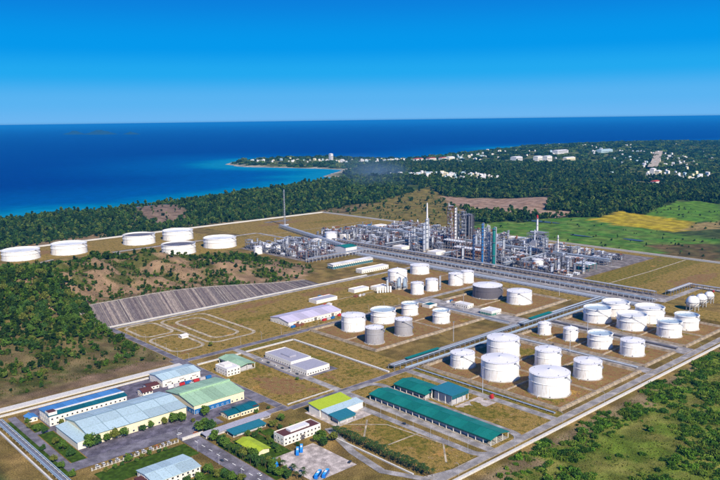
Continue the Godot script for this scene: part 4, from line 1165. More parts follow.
# ---------------------------------------------------------------- process plant
func column(called: String, label: String, cat: String, x: float, z: float, r: float, h: float, mat: String, group := "", plats := 4) -> Node3D:
	var t := thing(called, label, cat, Vector3(x, 0, z), group)
	var b := MB.new()
	b.lathe(Vector3.ZERO, [Vector2(r * 1.25, 0), Vector2(r * 1.02, 3.0)], 16)
	part(b, "skirt", M("concrete"), t)
	b = MB.new()
	b.lathe(Vector3.ZERO, [Vector2(r, 3.0), Vector2(r, h * 0.6), Vector2(r * 0.86, h * 0.63), Vector2(r * 0.86, h - r * 0.5), Vector2(r * 0.62, h - r * 0.12), Vector2(0, h)], 18, true)
	part(b, "shell", M(mat), t)
	for k in plats:
		var y := h * (0.28 + 0.68 * k / maxf(1, plats - 1))
		b = MB.new()
		b.lathe(Vector3(0, y, 0), [Vector2(r * 0.8, -0.1), Vector2(r + 1.5, -0.1), Vector2(r + 1.5, 0.15), Vector2(r * 0.8, 0.15)], 14)
		for i in 14:
			var e := arc_dir(TAU * i / 14.0) * (r + 1.45)
			var f := arc_dir(TAU * (i + 1) / 14.0) * (r + 1.45)
			b.bar(e + Vector3(0, y, 0), e + Vector3(0, y + 1.2, 0), 0.1, 0.1)
			b.bar(e + Vector3(0, y + 1.2, 0), f + Vector3(0, y + 1.2, 0), 0.1, 0.12)
		part(b, "platform", M("steel"), t)
	b = MB.new()
	var ed := arc_dir(2.6)
	b.bar(ed * (r + 0.6), ed * (r + 0.6) + Vector3(0, h * 0.97, 0), 0.6, 0.3)
	part(b, "ladder", M("steel_dark"), t)
	b = MB.new()
	var ep := arc_dir(4.6)
	b.path([Vector3(0, h - 0.2, 0), Vector3(0, h + 1.3, 0), ep * (r + 1.0) + Vector3(0, h + 1.3, 0), ep * (r + 1.0) + Vector3(0, 3, 0)], maxf(0.3, r * 0.22), 8)
	part(b, "overhead_pipe", M("silver"), t)
	return t
func steel_tower(called: String, label: String, cat: String, x: float, z: float, w: float, d: float, h: float, levels: int, mat: String, sd: int, group := "", vessel := "silver", rows := -1) -> Node3D:
	# open steel structure with decks, handrails and equipment on each deck
	var t := thing(called, label, cat, Vector3(x, 0, z), group)
	var rng := RandomNumberGenerator.new()
	rng.seed = sd
	var nx := maxi(1, int(w / 6.5))
	var nd := maxi(1, int(d / 6.5))
	var fr := MB.new()
	for i in nx + 1:
		for j in nd + 1:
			var px := -w / 2 + w * i / nx
			var pz := -d / 2 + d * j / nd
			fr.box(px - 0.28, px + 0.28, 0, h + rng.randf_range(0, 1.2), pz - 0.28, pz + 0.28)
	for k in levels:
		var y := h * (k + 1) / levels
		for j in nd + 1: fr.box(-w / 2, w / 2, y - 0.6, y - 0.13, -d / 2 + d * j / nd - 0.18, -d / 2 + d * j / nd + 0.18)
		for i in nx + 1: fr.box(-w / 2 + w * i / nx - 0.18, -w / 2 + w * i / nx + 0.18, y - 0.6, y - 0.14, -d / 2, d / 2)
		if k > 0 and rng.randf() < 0.7:
			fr.bar(Vector3(-w / 2, h * k / levels, d / 2), Vector3(-w / 2 + w / nx, y, d / 2), 0.22, 0.22)
			fr.bar(Vector3(-w / 2, h * k / levels, -d / 2), Vector3(-w / 2, y, -d / 2 + d / nd), 0.22, 0.22)
		# handrail round the deck
		for s in [[-w / 2, d / 2, w / 2, d / 2], [-w / 2, -d / 2, -w / 2, d / 2], [w / 2, -d / 2, w / 2, d / 2], [-w / 2, -d / 2, w / 2, -d / 2]]:
			fr.bar(Vector3(s[0], y + 1.15, s[1]), Vector3(s[2], y + 1.15, s[3]), 0.1, 0.12)
			fr.bar(Vector3(s[0], y + 0.6, s[1]), Vector3(s[2], y + 0.6, s[3]), 0.07, 0.08)
	part(fr, "steel_frame", M(mat), t, true)
	for k in levels:
		var y := h * (k + 1) / levels
		var dk := MB.new()
		var cut := rng.randf_range(0.45, 1.0)
		var off := rng.randf_range(0, 1.0 - cut)
		dk.box(-w / 2 + w * off, -w / 2 + w * (off + cut), y - 0.12, y, -d / 2, d / 2)
		part(dk, "deck", M("steel"), t)
		if k < levels - 1 or rng.randf() < 0.75:
			var ne := rng.randi_range(1, 3)
			for i in ne:
				var b := MB.new()
				var ex := -w / 2 + w * (i + 0.5) / ne
				var ez := rng.randf_range(-d * 0.2, d * 0.2)
				var sp := h / levels
				var kind := rng.randi() % 4
				if kind == 0:
					var r := minf(sp * 0.26, w / ne * 0.3)
					b.drum(Vector3(ex, y + r + 0.4, ez - d * 0.28), Vector3(ex, y + r + 0.4, ez + d * 0.28), r, 12)
					part(b, "drum", M(vessel if rng.randf() < 0.6 else "pipe_white"), t)
				elif kind == 1:
					var r := minf(sp * 0.22, w / ne * 0.25)
					b.lathe(Vector3(ex, y + 0.1, ez), [Vector2(r, 0), Vector2(r, sp * 0.7), Vector2(r * 0.7, sp * 0.8), Vector2(0, sp * 0.85)], 12, true)
					part(b, "vertical_vessel", M("pipe_white" if rng.randf() < 0.5 else vessel), t)
				elif kind == 2:
					for q in 3: b.tube(Vector3(ex - 1 + q * 1.0, y + 0.7, -d * 0.42), Vector3(ex - 1 + q * 1.0, y + 0.7 + (0.0 if q != 1 else 0.9), d * 0.42), 0.32, 6)
					part(b, "pipe_run", M("silver"), t)
				else:
					b.box(ex - minf(2.4, w / ne * 0.35), ex + minf(2.4, w / ne * 0.35), y + 0.05, y + sp * 0.45, ez - 1.8, ez + 1.8)
					part(b, "equipment_box", M(["steel_dark", "steel_brown", "steel_brown", "grey_wall"][rng.randi() % 4]), t)
	for q in rng.randi_range(1, 3):
		var b := MB.new()
		var rx := rng.randf_range(-w / 2, w / 2)
		var side := 1.0 if rng.randf() < 0.5 else -1.0
		b.path([Vector3(rx, 0.6, side * (d / 2 + 0.6)), Vector3(rx, h * rng.randf_range(0.7, 1.05), side * (d / 2 + 0.6)), Vector3(rx, h * 1.02, 0)], 0.36, 6)
		part(b, "riser_pipe", M("silver"), t)
	var st := MB.new()
	for k in levels:
		var y0 := h * k / levels
		var y1 := h * (k + 1) / levels
		var fl := 1.0 if k % 2 == 0 else -1.0
		st.bar(Vector3(-w / 2 - 1.0, y0, fl * minf(3, d * 0.4)), Vector3(-w / 2 - 1.0, y1, -fl * minf(3, d * 0.4)), 0.9, 0.25)
		st.bar(Vector3(-w / 2 - 1.45, y0 + 1.1, fl * minf(3, d * 0.4)), Vector3(-w / 2 - 1.45, y1 + 1.1, -fl * minf(3, d * 0.4)), 0.1, 0.1)
	part(st, "stair", M("steel"), t)
	return t
func heater(label: String, x: float, z: float, w: float, d: float, h: float, stack_h: float, mat: String) -> void:
	var t := thing("fired_heater", label, "heater", Vector3(x, 0, z))
	var b := MB.new()
	b.box(-w / 2, w / 2, 2.5, h, -d / 2, d / 2)
	part(b, "firebox", M(mat), t)
	for sx in [-1, 1]:
		for sz in [-1, 0, 1]:
			b = MB.new()
			b.box(sx * w * 0.45 - 0.35, sx * w * 0.45 + 0.35, 0, 2.5, sz * d * 0.44 - 0.35, sz * d * 0.44 + 0.35)
			part(b, "leg", M("steel"), t)
	b = MB.new()
	b.hexa([Vector3(-w / 2, h, d / 2), Vector3(w / 2, h, d / 2), Vector3(w / 2, h, -d / 2), Vector3(-w / 2, h, -d / 2), Vector3(-w * 0.22, h + 5, d * 0.3), Vector3(w * 0.22, h + 5, d * 0.3), Vector3(w * 0.22, h + 5, -d * 0.3), Vector3(-w * 0.22, h + 5, -d * 0.3)])
	part(b, "hood", M("steel"), t)
	for k in 5:
		b = MB.new()
		b.box(-w / 2 + w * k / 4.0 - 0.2, -w / 2 + w * k / 4.0 + 0.2, 2.5, h, d / 2, d / 2 + 0.35)
		part(b, "buckstay", M("steel_dark"), t)
	b = MB.new()
	b.lathe(Vector3(0, h + 5, 0), [Vector2(1.9, 0), Vector2(1.4, stack_h - h - 5), Vector2(1.15, stack_h - h - 5), Vector2(1.15, stack_h - h - 7)], 16)
	part(b, "stack", M("silver"), t)
	b = MB.new()
	b.lathe(Vector3(0, h + 2 + (stack_h - h) * 0.6, 0), [Vector2(1.4, 0), Vector2(2.9, 0), Vector2(2.9, 0.3), Vector2(1.4, 0.3)], 14)
	part(b, "stack_platform", M("steel"), t)
func chimney(label: String, x: float, z: float, h: float, r: float, bands: bool, mat := "roof_white2") -> void:
	var t := thing("chimney", label, "chimney", Vector3(x, 0, z))
	var b := MB.new()
	var y1 := h * (0.88 if bands else 1.0)
	b.lathe(Vector3.ZERO, [Vector2(r * 1.35, 0), Vector2(lerpf(r * 1.35, r * 0.8, y1 / h), y1)] + ([] if bands else [Vector2(r * 0.55, h), Vector2(r * 0.55, h - 4)]), 16)
	part(b, "shaft", M(mat), t)
	if bands:
		b = MB.new()
		b.lathe(Vector3.ZERO, [Vector2(r * 0.9, y1), Vector2(r * 0.84, h), Vector2(r * 0.6, h), Vector2(r * 0.6, h - 4)], 16)
		part(b, "red_cap", M("red_paint"), t)
	for k in 3:
		b = MB.new()
		var y := h * (0.4 + 0.24 * k)
		b.lathe(Vector3(0, y, 0), [Vector2(r * 0.7, 0), Vector2(r + 1.4, 0), Vector2(r + 1.4, 0.3), Vector2(r * 0.7, 0.3)], 14)
		part(b, "gallery", M("steel"), t)
	b = MB.new()
	b.bar(arc_dir(3.4) * (r * 1.4 + 0.3), arc_dir(3.4) * (r + 0.2) + Vector3(0, h * 0.95, 0), 0.5, 0.3)
	part(b, "ladder", M("steel"), t)
func air_cooler(label: String, x: float, z: float, w: float, d: float, h: float, mat: String, group := "") -> void:
	var t := thing("air_cooler", label, "air cooler", Vector3(x, 0, z), group)
	var n := maxi(2, int(d / 6.0))
	for j in n + 1:
		for s in [-1, 1]:
			var b := MB.new()
			b.box(s * (w / 2 - 0.4) - 0.3, s * (w / 2 - 0.4) + 0.3, 0, h, -d / 2 + d * j / n - 0.3, -d / 2 + d * j / n + 0.3)
			part(b, "leg", M(mat), t)
	var c := MB.new()
	c.box(-w / 2, w / 2, h, h + 1.6, -d / 2 - 0.5, d / 2 + 0.5)
	part(c, "tube_bundle", M(mat), t)
	for j in n:
		for s in [-0.25, 0.25]:
			var b := MB.new()
			b.lathe(Vector3(s * w, h + 1.6, -d / 2 + d * (j + 0.5) / n), [Vector2(w * 0.22, 0), Vector2(w * 0.2, 0.9), Vector2(w * 0.17, 0.9), Vector2(w * 0.17, 0.3), Vector2(0, 0.35)], 14)
			part(b, "fan_ring", M("silver"), t)
	var p := MB.new()
	p.tube(Vector3(-w / 2 - 0.5, h + 0.8, -d / 2), Vector3(-w / 2 - 0.5, h + 0.8, d / 2), 0.4, 8)
	part(p, "header_pipe", M("silver"), t)
func exchangers(label: String, x: float, z: float, n: int, group: String, turn: float) -> void:
	var t := thing("heat_exchanger", label, "heat exchanger", Vector3(x, 0, z), group, turn)
	for i in n:
		for k in 2:
			var b := MB.new()
			b.drum(Vector3(-4.2, 1.6 + k * 2.3, i * 3.4), Vector3(4.2, 1.6 + k * 2.3, i * 3.4), 0.95, 12)
			part(b, "shell", M("silver" if (i + k) % 2 else "pipe_white"), t)
		var b := MB.new()
		for s in [-2.6, 2.6]: b.box(s - 0.3, s + 0.3, 0, 3.4, i * 3.4 - 0.5, i * 3.4 + 0.5)
		part(b, "saddle", M("concrete"), t)
const MARKS := [[1106, -1010, "near the tallest white column"], [1180, -1000, "at the foot of the tall brown tower"], [1230, -1004, "beside the broad dark structure"], [1062, -845, "beside the blue column"], [1070, -805, "right of the teal column"], [1320, -900, "near the red-topped chimney"], [1209, -770, "near the slim white chimney"], [1139, -1225, "near the pair of slim chimneys"], [1104, -743, "beside the lone process tank"], [1150, -675, "beside the teal cooler block"], [1112, -905, "beside the long brown air cooler"], [860, -1230, "at the left end of the left unit"], [900, -1290, "at the back of the left unit"], [900, -1110, "at the front of the left unit"], [975, -1112, "beside the teal roofed turbine hall"], [930, -1200, "in the middle of the left unit"], [975, -1250, "at the right edge of the left unit"], [1150, -1310, "at the back of far left units"], [1085, -1243, "beside the white tank sheds"], [1080, -1130, "by the corridor, far left units"], [1170, -1130, "in the middle of the far left units"], [1270, -1280, "in the row by the olive field"], [1260, -1180, "left of the tall brown tower"], [1290, -1040, "behind the broad dark structure"], [1260, -960, "right of the broad dark structure"], [1250, -850, "beside the pale fired heater"], [1250, -720, "behind the teal cooler block"], [1140, -1050, "beside the grey fired heater"], [1180, -860, "behind the brown fired heater"]]
func build_process() -> void:
	# landmarks
	var f := thing("flare_stack", "very slim tall flare stack rising before the coastal forest", "flare stack", Vector3(1119, 0, -1511))
	var b := MB.new()
	b.lathe(Vector3.ZERO, [Vector2(1.0, 0), Vector2(0.7, 90), Vector2(1.0, 90.5), Vector2(1.0, 93), Vector2(0, 93)], 12)
	part(b, "riser", M("silver"), f)
	for k in 3:
		b = MB.new()
		var e := arc_dir(TAU * k / 3.0 + 0.4)
		b.bar(e * 4.2, e * 1.7 + Vector3(0, 88, 0), 0.45, 0.45)
		part(b, "derrick_leg", M("steel"), f)
	b = MB.new()
	for k in 14:
		var y := 5.0 + k * 6.0
		var rr := 4.2 - 2.5 * y / 88.0
		for i in 3:
			var e0 := arc_dir(TAU * i / 3.0 + 0.4) * rr + Vector3(0, y, 0)
			var e1 := arc_dir(TAU * (i + 1) / 3.0 + 0.4) * rr + Vector3(0, y, 0)
			b.bar(e0, e1, 0.25, 0.25)
			b.bar(e0, arc_dir(TAU * (i + 1) / 3.0 + 0.4) * (rr - 0.17) + Vector3(0, y + 6, 0), 0.2, 0.2)
	part(b, "lattice", M("steel"), f, true)
	b = MB.new()
	b.lathe(Vector3(0, 86, 0), [Vector2(0.8, 0), Vector2(2.8, 0), Vector2(2.8, 0.3), Vector2(0.8, 0.3)], 12)
	part(b, "top_platform", M("steel"), f)
	b = MB.new()
	b.drum(Vector3(-8, 3, 6), Vector3(6, 3, 6), 2.2, 14)
	part(b, "knockout_drum", M("silver"), f)
	# tall slim white column with a pointed stack above it
	var t := column("fractionator", "tallest white column with a thin stack at the heart of the process units", "column", 1106, -1010, 3.6, 64, "pipe_white", "", 6)
	b = MB.new()
	b.lathe(Vector3(0, 64, 0), [Vector2(1.9, -1), Vector2(1.3, 28), Vector2(0.9, 33), Vector2(0.6, 33), Vector2(0.6, 30)], 14)
	part(b, "stack", M("roof_white2"), t)
	column("fractionator", "silver column close to the left of the tallest white column", "column", 1086, -1000, 2.6, 58, "silver", "", 5)
	steel_tower("reactor_tower", "tallest dark brown steel tower with white stair panels", "steel tower", 1176, -1008, 9, 11, 84, 11, "steel_brown", 51, "", "silver")
	column("riser_column", "pale column clamped to the right of the tallest brown tower", "column", 1184, -1001, 2.6, 80, "roof_white2", "", 9)
	steel_tower("reactor_tower", "second steel tower right of the tallest brown tower", "steel tower", 1192, -988, 10, 10, 73, 10, "steel", 52, "", "steel_dark")
	column("riser_column", "dark column between the two tall towers", "column", 1190, -1001, 3.2, 66, "steel_dark", "", 8)
	t = steel_tower("regenerator_block", "broad dark square structure right of the tall towers", "steel tower", 1230, -1004, 20, 17, 63, 8, "steel_dark", 53, "", "steel_dark")
	b = MB.new()
	b.box(-9.0, 8.8, 20, 60, -7.4, 7.5)
	part(b, "cladding", M("steel_dark"), t)
	column("blue_column", "tall slim blue column left of the teal one", "column", 1060, -832, 2.2, 76, "blue_paint", "", 9)
	steel_tower("column_stair_tower", "pale stair tower between the blue and the teal column", "steel tower", 1068, -826, 5, 6, 70, 12, "silver", 54)
	column("teal_column", "tall plain teal column standing in front of the corridor", "column", 1064, -809, 3.5, 70, "teal", "", 3)
	column("fractionator", "slim silver column left of the blue column", "column", 1072, -862, 1.7, 50, "silver", "", 5)
	chimney("white chimney with a red top right of the process towers", 1329, -898, 60, 2.2, true)
	steel_tower("boiler_house", "grey boiler structure at the foot of the red-topped chimney", "steel tower", 1305, -880, 40, 26, 27, 4, "steel", 55)
	chimney("slim white chimney without red top before the white sheds", 1209, -770, 44, 1.6, false)
	chimney("slim chimney, left of a similar pair in the far left units", 1142, -1243, 33, 1.2, false, "steel")
	chimney("slim chimney, right of a similar pair in the far left units", 1136, -1207, 37, 1.2, false, "steel")
	t = steel_tower("reactor_tower", "grey tower structure beside the slim chimney at the right units", "steel tower", 1200, -800, 12, 12, 40, 6, "steel", 56)
	air_cooler("long brown air cooler row below the tall towers", 1112, -905, 16, 70, 14, "steel_brown")
	air_cooler("grey air cooler row left of the long brown one", 1150, -975, 14, 50, 17, "steel")
	heater("brown fired heater with a short stack beside the air coolers", 1140, -900, 12, 18, 16, 40, "steel_brown")
	heater("grey fired heater with a slim stack right of the tallest white column", 1140, -1035, 12, 16, 17, 44, "steel")
	heater("pale fired heater at the far side of the right units", 1250, -850, 14, 14, 16, 42, "grey_wall")
	# two tall slim vessels and small vertical vessels beside the domed tank
	for d in [[812, -801, 3.5, "left"], [818, -794, 3.5, "right"]]:
		column("absorber_vessel", "tall smooth white vessel before the domed tank, %s of two" % d[3], "vessel", d[0], d[1], d[2], 18.5, "pipe_blue", "slim vessels before the domed tank", 1)
	column("absorber_vessel", "thin white vessel left of the two tall smooth ones", "vessel", 797, -812, 1.6, 19, "pipe_white", "slim vessels before the domed tank", 2)
	for i in 6:
		var v := thing("pressure_vessel", "small upright white vessel in a row of six by the utility shed", "vessel", Vector3(770 + i * 3.6, 0, -806 + i * 2.0), "row of six small upright vessels")
		b = MB.new()
		b.lathe(Vector3.ZERO, [Vector2(1.4, 0.8), Vector2(1.4, 9), Vector2(1.0, 9.9), Vector2(0, 10.3)], 14, true)
		part(b, "shell", M("tank_white"), v)
		b = MB.new()
		b.lathe(Vector3.ZERO, [Vector2(1.2, 0), Vector2(1.2, 0.9)], 12)
		part(b, "skirt", M("steel"), v)
	steel_tower("treater_frame", "dark pipe structure between the slim vessels and the domed tank", "steel tower", 806, -806, 10, 8, 12, 3, "steel_dark", 57)
	column("slim_stack", "thin white stack at the right side of the small utility tank", "stack", 853, -752, 1.0, 22, "pipe_white", "", 1)
	# units filled with smaller equipment
	var rng := RandomNumberGenerator.new()
	rng.seed = 77
	var units := [
		[858, 955, -1306, -1092, "left process unit", 20, 15], [960, 990, -1306, -1140, "left process unit", 22, 14], [1066, 1196, -1334, -1094, "far left units", 20, 13],
		[1066, 1196, -1078, -934, "column cluster", 19, 23], [1066, 1196, -916, -792, "corridor units", 19, 21],
		[1066, 1196, -774, -648, "right units", 20, 17], [1214, 1330, -1300, -1098, "back units", 24, 13], [1214, 1328, -1076, -934, "back units", 24, 18], [1214, 1290, -916, -660, "back right units", 24, 16]]
	var keep := [] # footprints of landmarks that fillers stay clear of
	for q in [[1106, -1010, 9], [1086, -1000, 7], [1176, -1008, 11], [1192, -988, 11], [1230, -1004, 17], [1060, -832, 7], [1068, -826, 7], [1064, -809, 8], [1072, -862, 6], [1305, -880, 30], [1209, -770, 6], [1142, -1243, 5], [1136, -1207, 5], [1200, -800, 12], [1112, -925, 14], [1112, -905, 14], [1112, -885, 14], [1150, -985, 12], [1150, -965, 12], [1140, -900, 13], [1140, -1035, 12], [1250, -850, 13], [1104, -743, 15], [1054, -1253, 18], [1082, -963, 18], [1078, -1057, 18], [1087, -1243, 14], [1150, -675, 24], [1298, -776, 20], [1298, -830, 14], [1257, -1309, 20], [975, -1112, 24], [1112, -945, 12], [1150, -950, 10], [1105, -870, 12], [1320, -930, 20]]: keep.append(q)
	var sd := 200
	for u in units:
		var zz: float = u[2] + 9
		while zz < u[3] - 6:
			var xx: float = u[0] + 9 + rng.randf_range(-2, 2)
			while xx < u[1] - 4:
				var ok := true
				for q in keep:
					if Vector2(xx - q[0], zz - q[1]).length() < q[2] + 8.5: ok = false
				var pick := rng.randf()
				var hh := rng.randf_range(0.55, 1.25) * float(u[6])
				sd += 1
				if ok:
					if pick < 0.42:
						var fm: String = ["steel", "steel", "silver", "steel_dark", "steel_brown"][rng.randi() % 5]
						var lv := maxi(2, int(hh / 5.5))
						steel_tower("process_frame", distinct("%s %s-deck steel frame %s" % [{"steel": "grey", "silver": "pale", "steel_dark": "dark", "steel_brown": "brown"}[fm], ["", "", "two", "three", "four", "five", "six", "seven", "eight"][mini(8, lv)], beside(xx, zz, MARKS)]), "steel frame", xx, zz, rng.randf_range(9, 15), rng.randf_range(9, 15), hh, lv, fm, sd, "process frames in the %s" % u[4], ["silver", "steel_dark", "pipe_white", "steel_brown"][rng.randi() % 4])
					elif pick < 0.66:
						var cm: String = ["silver", "pipe_white", "steel", "pipe_blue", "silver"][rng.randi() % 5]
						var ch := hh * rng.randf_range(1.0, 1.6)
						column("process_column", distinct("%s %s ringed column %s" % ["tall" if ch > 32 else "short" if ch < 20 else "slim", {"silver": "silver", "pipe_white": "white", "steel": "grey", "pipe_blue": "pale blue"}[cm], beside(xx, zz, MARKS)]), "column", xx, zz, rng.randf_range(1.0, 2.3), ch, cm, "process columns in the %s" % u[4], rng.randi_range(2, 5))
						if rng.randf() < 0.6:
							column("process_column", distinct("lesser ringed column %s" % beside(xx, zz, MARKS)), "column", xx + 6.5, zz - 4.0, rng.randf_range(0.9, 1.8), hh * rng.randf_range(0.6, 1.2), ["silver", "pipe_white", "steel"][rng.randi() % 3], "process columns in the %s" % u[4], rng.randi_range(2, 4))
					elif pick < 0.82:
						exchangers(distinct("stacked heat exchanger drums %s" % beside(xx, zz, MARKS)), xx, zz - 5, rng.randi_range(2, 4), "heat exchangers in the %s" % u[4], 0.0 if rng.randf() < 0.5 else PI / 2)
					else:
						air_cooler(distinct("raised air cooler bank %s" % beside(xx, zz, MARKS)), xx, zz, 9, rng.randf_range(12, 17), rng.randf_range(7, 13), "steel" if rng.randf() < 0.7 else "steel_brown", "air coolers in the %s" % u[4])
				xx += float(u[5]) + rng.randf_range(-3, 3)
			zz += 17.5

# ---------------------------------------------------------------- plants
func leaf_quad(b: MB, c: Vector3, s: float, rng: RandomNumberGenerator, nrm: Vector3) -> void:
	var u := Vector3(rng.randf_range(-1, 1), rng.randf_range(-1, 1), rng.randf_range(-1, 1)).normalized()
	var w := Vector3(rng.randf_range(-1, 1), rng.randf_range(-1, 1), rng.randf_range(-1, 1))
	w = (w - u * w.dot(u)).normalized()
	var p := [c - u * s - w * s * 0.5, c + u * s * 0.9 - w * s * 0.7, c + u * s * 1.1 + w * s * 0.6, c - u * s * 0.7 + w * s * 0.8]
	b.quad(p[0], p[1], p[2], p[3])
func crown(sd: int, R: float, H: float, y0: float, clusters: int, leaves: int, size: float) -> MB: # uneven crown of leaf clumps
	var rng := RandomNumberGenerator.new()
	rng.seed = sd
	var b := MB.new()
	for k in clusters:
		var a := rng.randf() * TAU
		var q := sqrt(rng.randf()) * 0.72
		var y := rng.randf_range(0.18, 0.85)
		var taper := sin(clampf(y, 0.1, 0.95) * PI) * 0.6 + 0.45
		var c := Vector3(cos(a) * q * R * taper, y0 + H * y, sin(a) * q * R * taper)
		var cr := R * rng.randf_range(0.28, 0.48)
		for i in leaves:
			var d := Vector3(rng.randfn(), rng.randfn() * 0.75, rng.randfn()).normalized()
			leaf_quad(b, c + d * cr * rng.randf_range(0.55, 1.05), size * rng.randf_range(0.6, 1.2), rng, d)
	return b
func trunk(R: float, h: float, lean := 0.0) -> MB:
	var b := MB.new()
	b.tube(Vector3.ZERO, Vector3(lean, h, 0), R, 7, R * 0.6)
	for k in 4:
		var a := TAU * k / 4.0 + 0.3
		b.tube(Vector3(lean * 0.85, h * 0.82, 0), Vector3(lean + cos(a) * h * 0.35, h * 1.35, sin(a) * h * 0.35), R * 0.45, 5, R * 0.15)
	return b
func palm_mesh(sd: int) -> Array:
	var rng := RandomNumberGenerator.new()
	rng.seed = sd
	var t := MB.new()
	t.tube(Vector3.ZERO, Vector3(0.15, 3.0, 0.1), 0.24, 7, 0.19)
	t.tube(Vector3(0.15, 3.0, 0.1), Vector3(0.2, 6.2, 0.1), 0.19, 7, 0.15)
	var b := MB.new()
	for k in 15:
		var a := TAU * k / 15.0 + rng.randf_range(-0.2, 0.2)
		var up := rng.randf_range(-0.2, 1.0)
		var e := Vector3(cos(a), 0, sin(a))
		var s := Vector3(-sin(a), 0, cos(a))
		var p0 := Vector3(0.2, 6.2, 0.1)
		for i in 4:
			var q := (i + 1) / 4.0
			var p1 := Vector3(0.2, 6.2, 0.1) + e * 2.9 * q + Vector3(0, up * 1.9 * q - 2.3 * q * q, 0)
			var w0 := 0.5 * (1.0 - i / 4.6)
			var w1 := 0.5 * (1.0 - (i + 1) / 4.6)
			b.quad(p0 - s * w0 - Vector3(0, 0.16, 0), p1 - s * w1 - Vector3(0, 0.16, 0), p1, p0)
			b.quad(p0, p1, p1 + s * w1 - Vector3(0, 0.16, 0), p0 + s * w0 - Vector3(0, 0.16, 0))
			p0 = p1
	return [t.mesh(), b.mesh()]
var protos := {}
func tree_proto(key: String, R: float, H: float, y0: float, clusters: int, leaves: int, size: float, tr: float, sd: int) -> void:
	protos[key] = [trunk(tr, y0 + H * 0.3, 0.2).mesh(), crown(sd, R, H, y0, clusters, leaves, size).mesh()]
func plant(key: String, mat: String, called: String, label: String, cat: String, at: Vector3, sc: Vector3, turn: float, group: String) -> void:
	var t := thing(called, distinct(label) if cat == "tree" and label.split(" ").size() < 13 else label, cat, at, group, turn)
	share(protos[key][0], "trunk", M("bark"), t)
	share(protos[key][1], "crown", M(mat), t)
	t.scale = sc
func scatter(called: String, label: String, cat: String, variants: Array, pts: Array, tints: Array, sd: int) -> void:
	# pts: [position, scale]; one MultiMesh per mesh variant under one stuff object
	var rng := RandomNumberGenerator.new()
	rng.seed = sd
	var root := Node3D.new()
	root.name = called
	add_child(root, true)
	root.set_meta("label", label); root.set_meta("category", cat); root.set_meta("kind", "stuff")
	for k in variants.size():
		var mine := []
		for i in pts.size():
			if i % variants.size() == k: mine.append(pts[i])
		var mm := MultiMesh.new()
		mm.transform_format = MultiMesh.TRANSFORM_3D
		mm.use_colors = true
		mm.mesh = variants[k]
		mm.instance_count = mine.size()
		for i in mine.size():
			var s: float = mine[i][1]
			var bs := Basis(Vector3.UP, rng.randf() * TAU).scaled(Vector3(s, s * rng.randf_range(0.8, 1.25), s))
			mm.set_instance_transform(i, Transform3D(bs, mine[i][0]))
			var c: Color = tints[rng.randi() % tints.size()]
			mm.set_instance_color(i, c * rng.randf_range(0.6, 1.35))
		var o := MultiMeshInstance3D.new()
		o.name = "foliage"
		o.multimesh = mm
		o.material_override = M("forest_leaf")
		root.add_child(o, true)
func with_color(m: MB) -> ArrayMesh:
	m.col.resize(m.v.size()); m.col.fill(Color.WHITE)
	return m.mesh()
const PARK := [[221, -577, 9.9], [228, -578, 8.3], [237, -580, 6.7], [244, -579, 7.6], [251, -577, 7.7], [269, -578, 5.2], [277, -579, 5.3], [290, -578, 5.3], [297, -575, 8.1], [302, -576, 7.2], [304, -572, 7.2], [223, -641, 4.5], [228, -640, 4.5], [241, -641, 4.6], [247, -641, 4.6], [258, -641, 3.7], [264, -641, 3.7], [271, -641, 3.8], [233, -530, 6.3], [213, -526, 3.8], [220, -526, 3.9], [227, -528, 3.1], [238, -526, 3.1], [244, -529, 4.0], [251, -530, 4.0], [259, -529, 3.3], [264, -528, 3.3],
	[199, -654, 4.4], [202, -642, 5.2], [205, -632, 5.2], [202, -667, 4.5], [203, -603, 5.8], [204, -588, 6.5], [204, -572, 6.4], [190, -556, 5.2], [190, -571, 5.5], [191, -536, 5.4], [192, -600, 4.6], [325, -568, 8.2], [310, -564, 3.6], [306, -541, 11.2], [310, -536, 9.0], [303, -517, 8.5], [308, -511, 5.1], [303, -500, 8.2], [304, -508, 7.4], [304, -486, 5.7], [303, -472, 7.9], [307, -465, 9.5], [304, -456, 7.0], [268, -468, 7.6], [270, -459, 6.0], [258, -465, 6.0], [273, -454, 6.0], [276, -447, 5.2], [279, -440, 6.0], [256, -460, 6.1], [249, -466, 6.0], [308, -455, 6.3], [309, -448, 6.2], [307, -440, 6.9], [303, -436, 5.3], [304, -428, 6.0],
	[316, -444, 4.7], [306, -427, 5.3], [307, -420, 6.0], [312, -431, 4.6], [355, -505, 7.1], [368, -511, 6.2], [357, -498, 4.4], [364, -490, 5.2], [370, -490, 4.3], [329, -506, 5.2], [331, -498, 5.1], [340, -504, 4.3], [315, -536, 5.2], [363, -455, 6.6], [362, -445, 6.6], [370, -455, 6.7], [374, -447, 7.5], [372, -463, 5.1], [347, -460, 4.1], [443, -585, 3.1], [441, -750, 4.8], [370, -928, 13.0], [376, -542, 2.8], [362, -541, 3.6], [336, -486, 4.0], [333, -478, 5.0], [330, -468, 5.0], [328, -461, 4.6], [345, -488, 3.6]]
const PARK_MARKS := [[318, -482, "beside the lime green pavilion"], [335, -516, "beside the teal roofed shelter"], [304, -540, "at the top of the avenue"], [302, -500, "lining the upper avenue"], [303, -450, "lining the lower avenue"], [312, -430, "left of the paved court"], [330, -470, "on the lawn behind the pavilion"], [358, -505, "between the shelter and the brown roofed canteen"], [368, -488, "behind the brown roofed canteen"], [362, -541, "before the cream gate office"], [325, -568, "at the blue banded hall"]]
func beside(x: float, z: float, marks: Array) -> String:
	var best := 1e9
	var out := ""
	for m in marks:
		var d := Vector2(x - m[0], z - m[1]).length()
		if d < best:
			best = d; out = m[2]
	return out
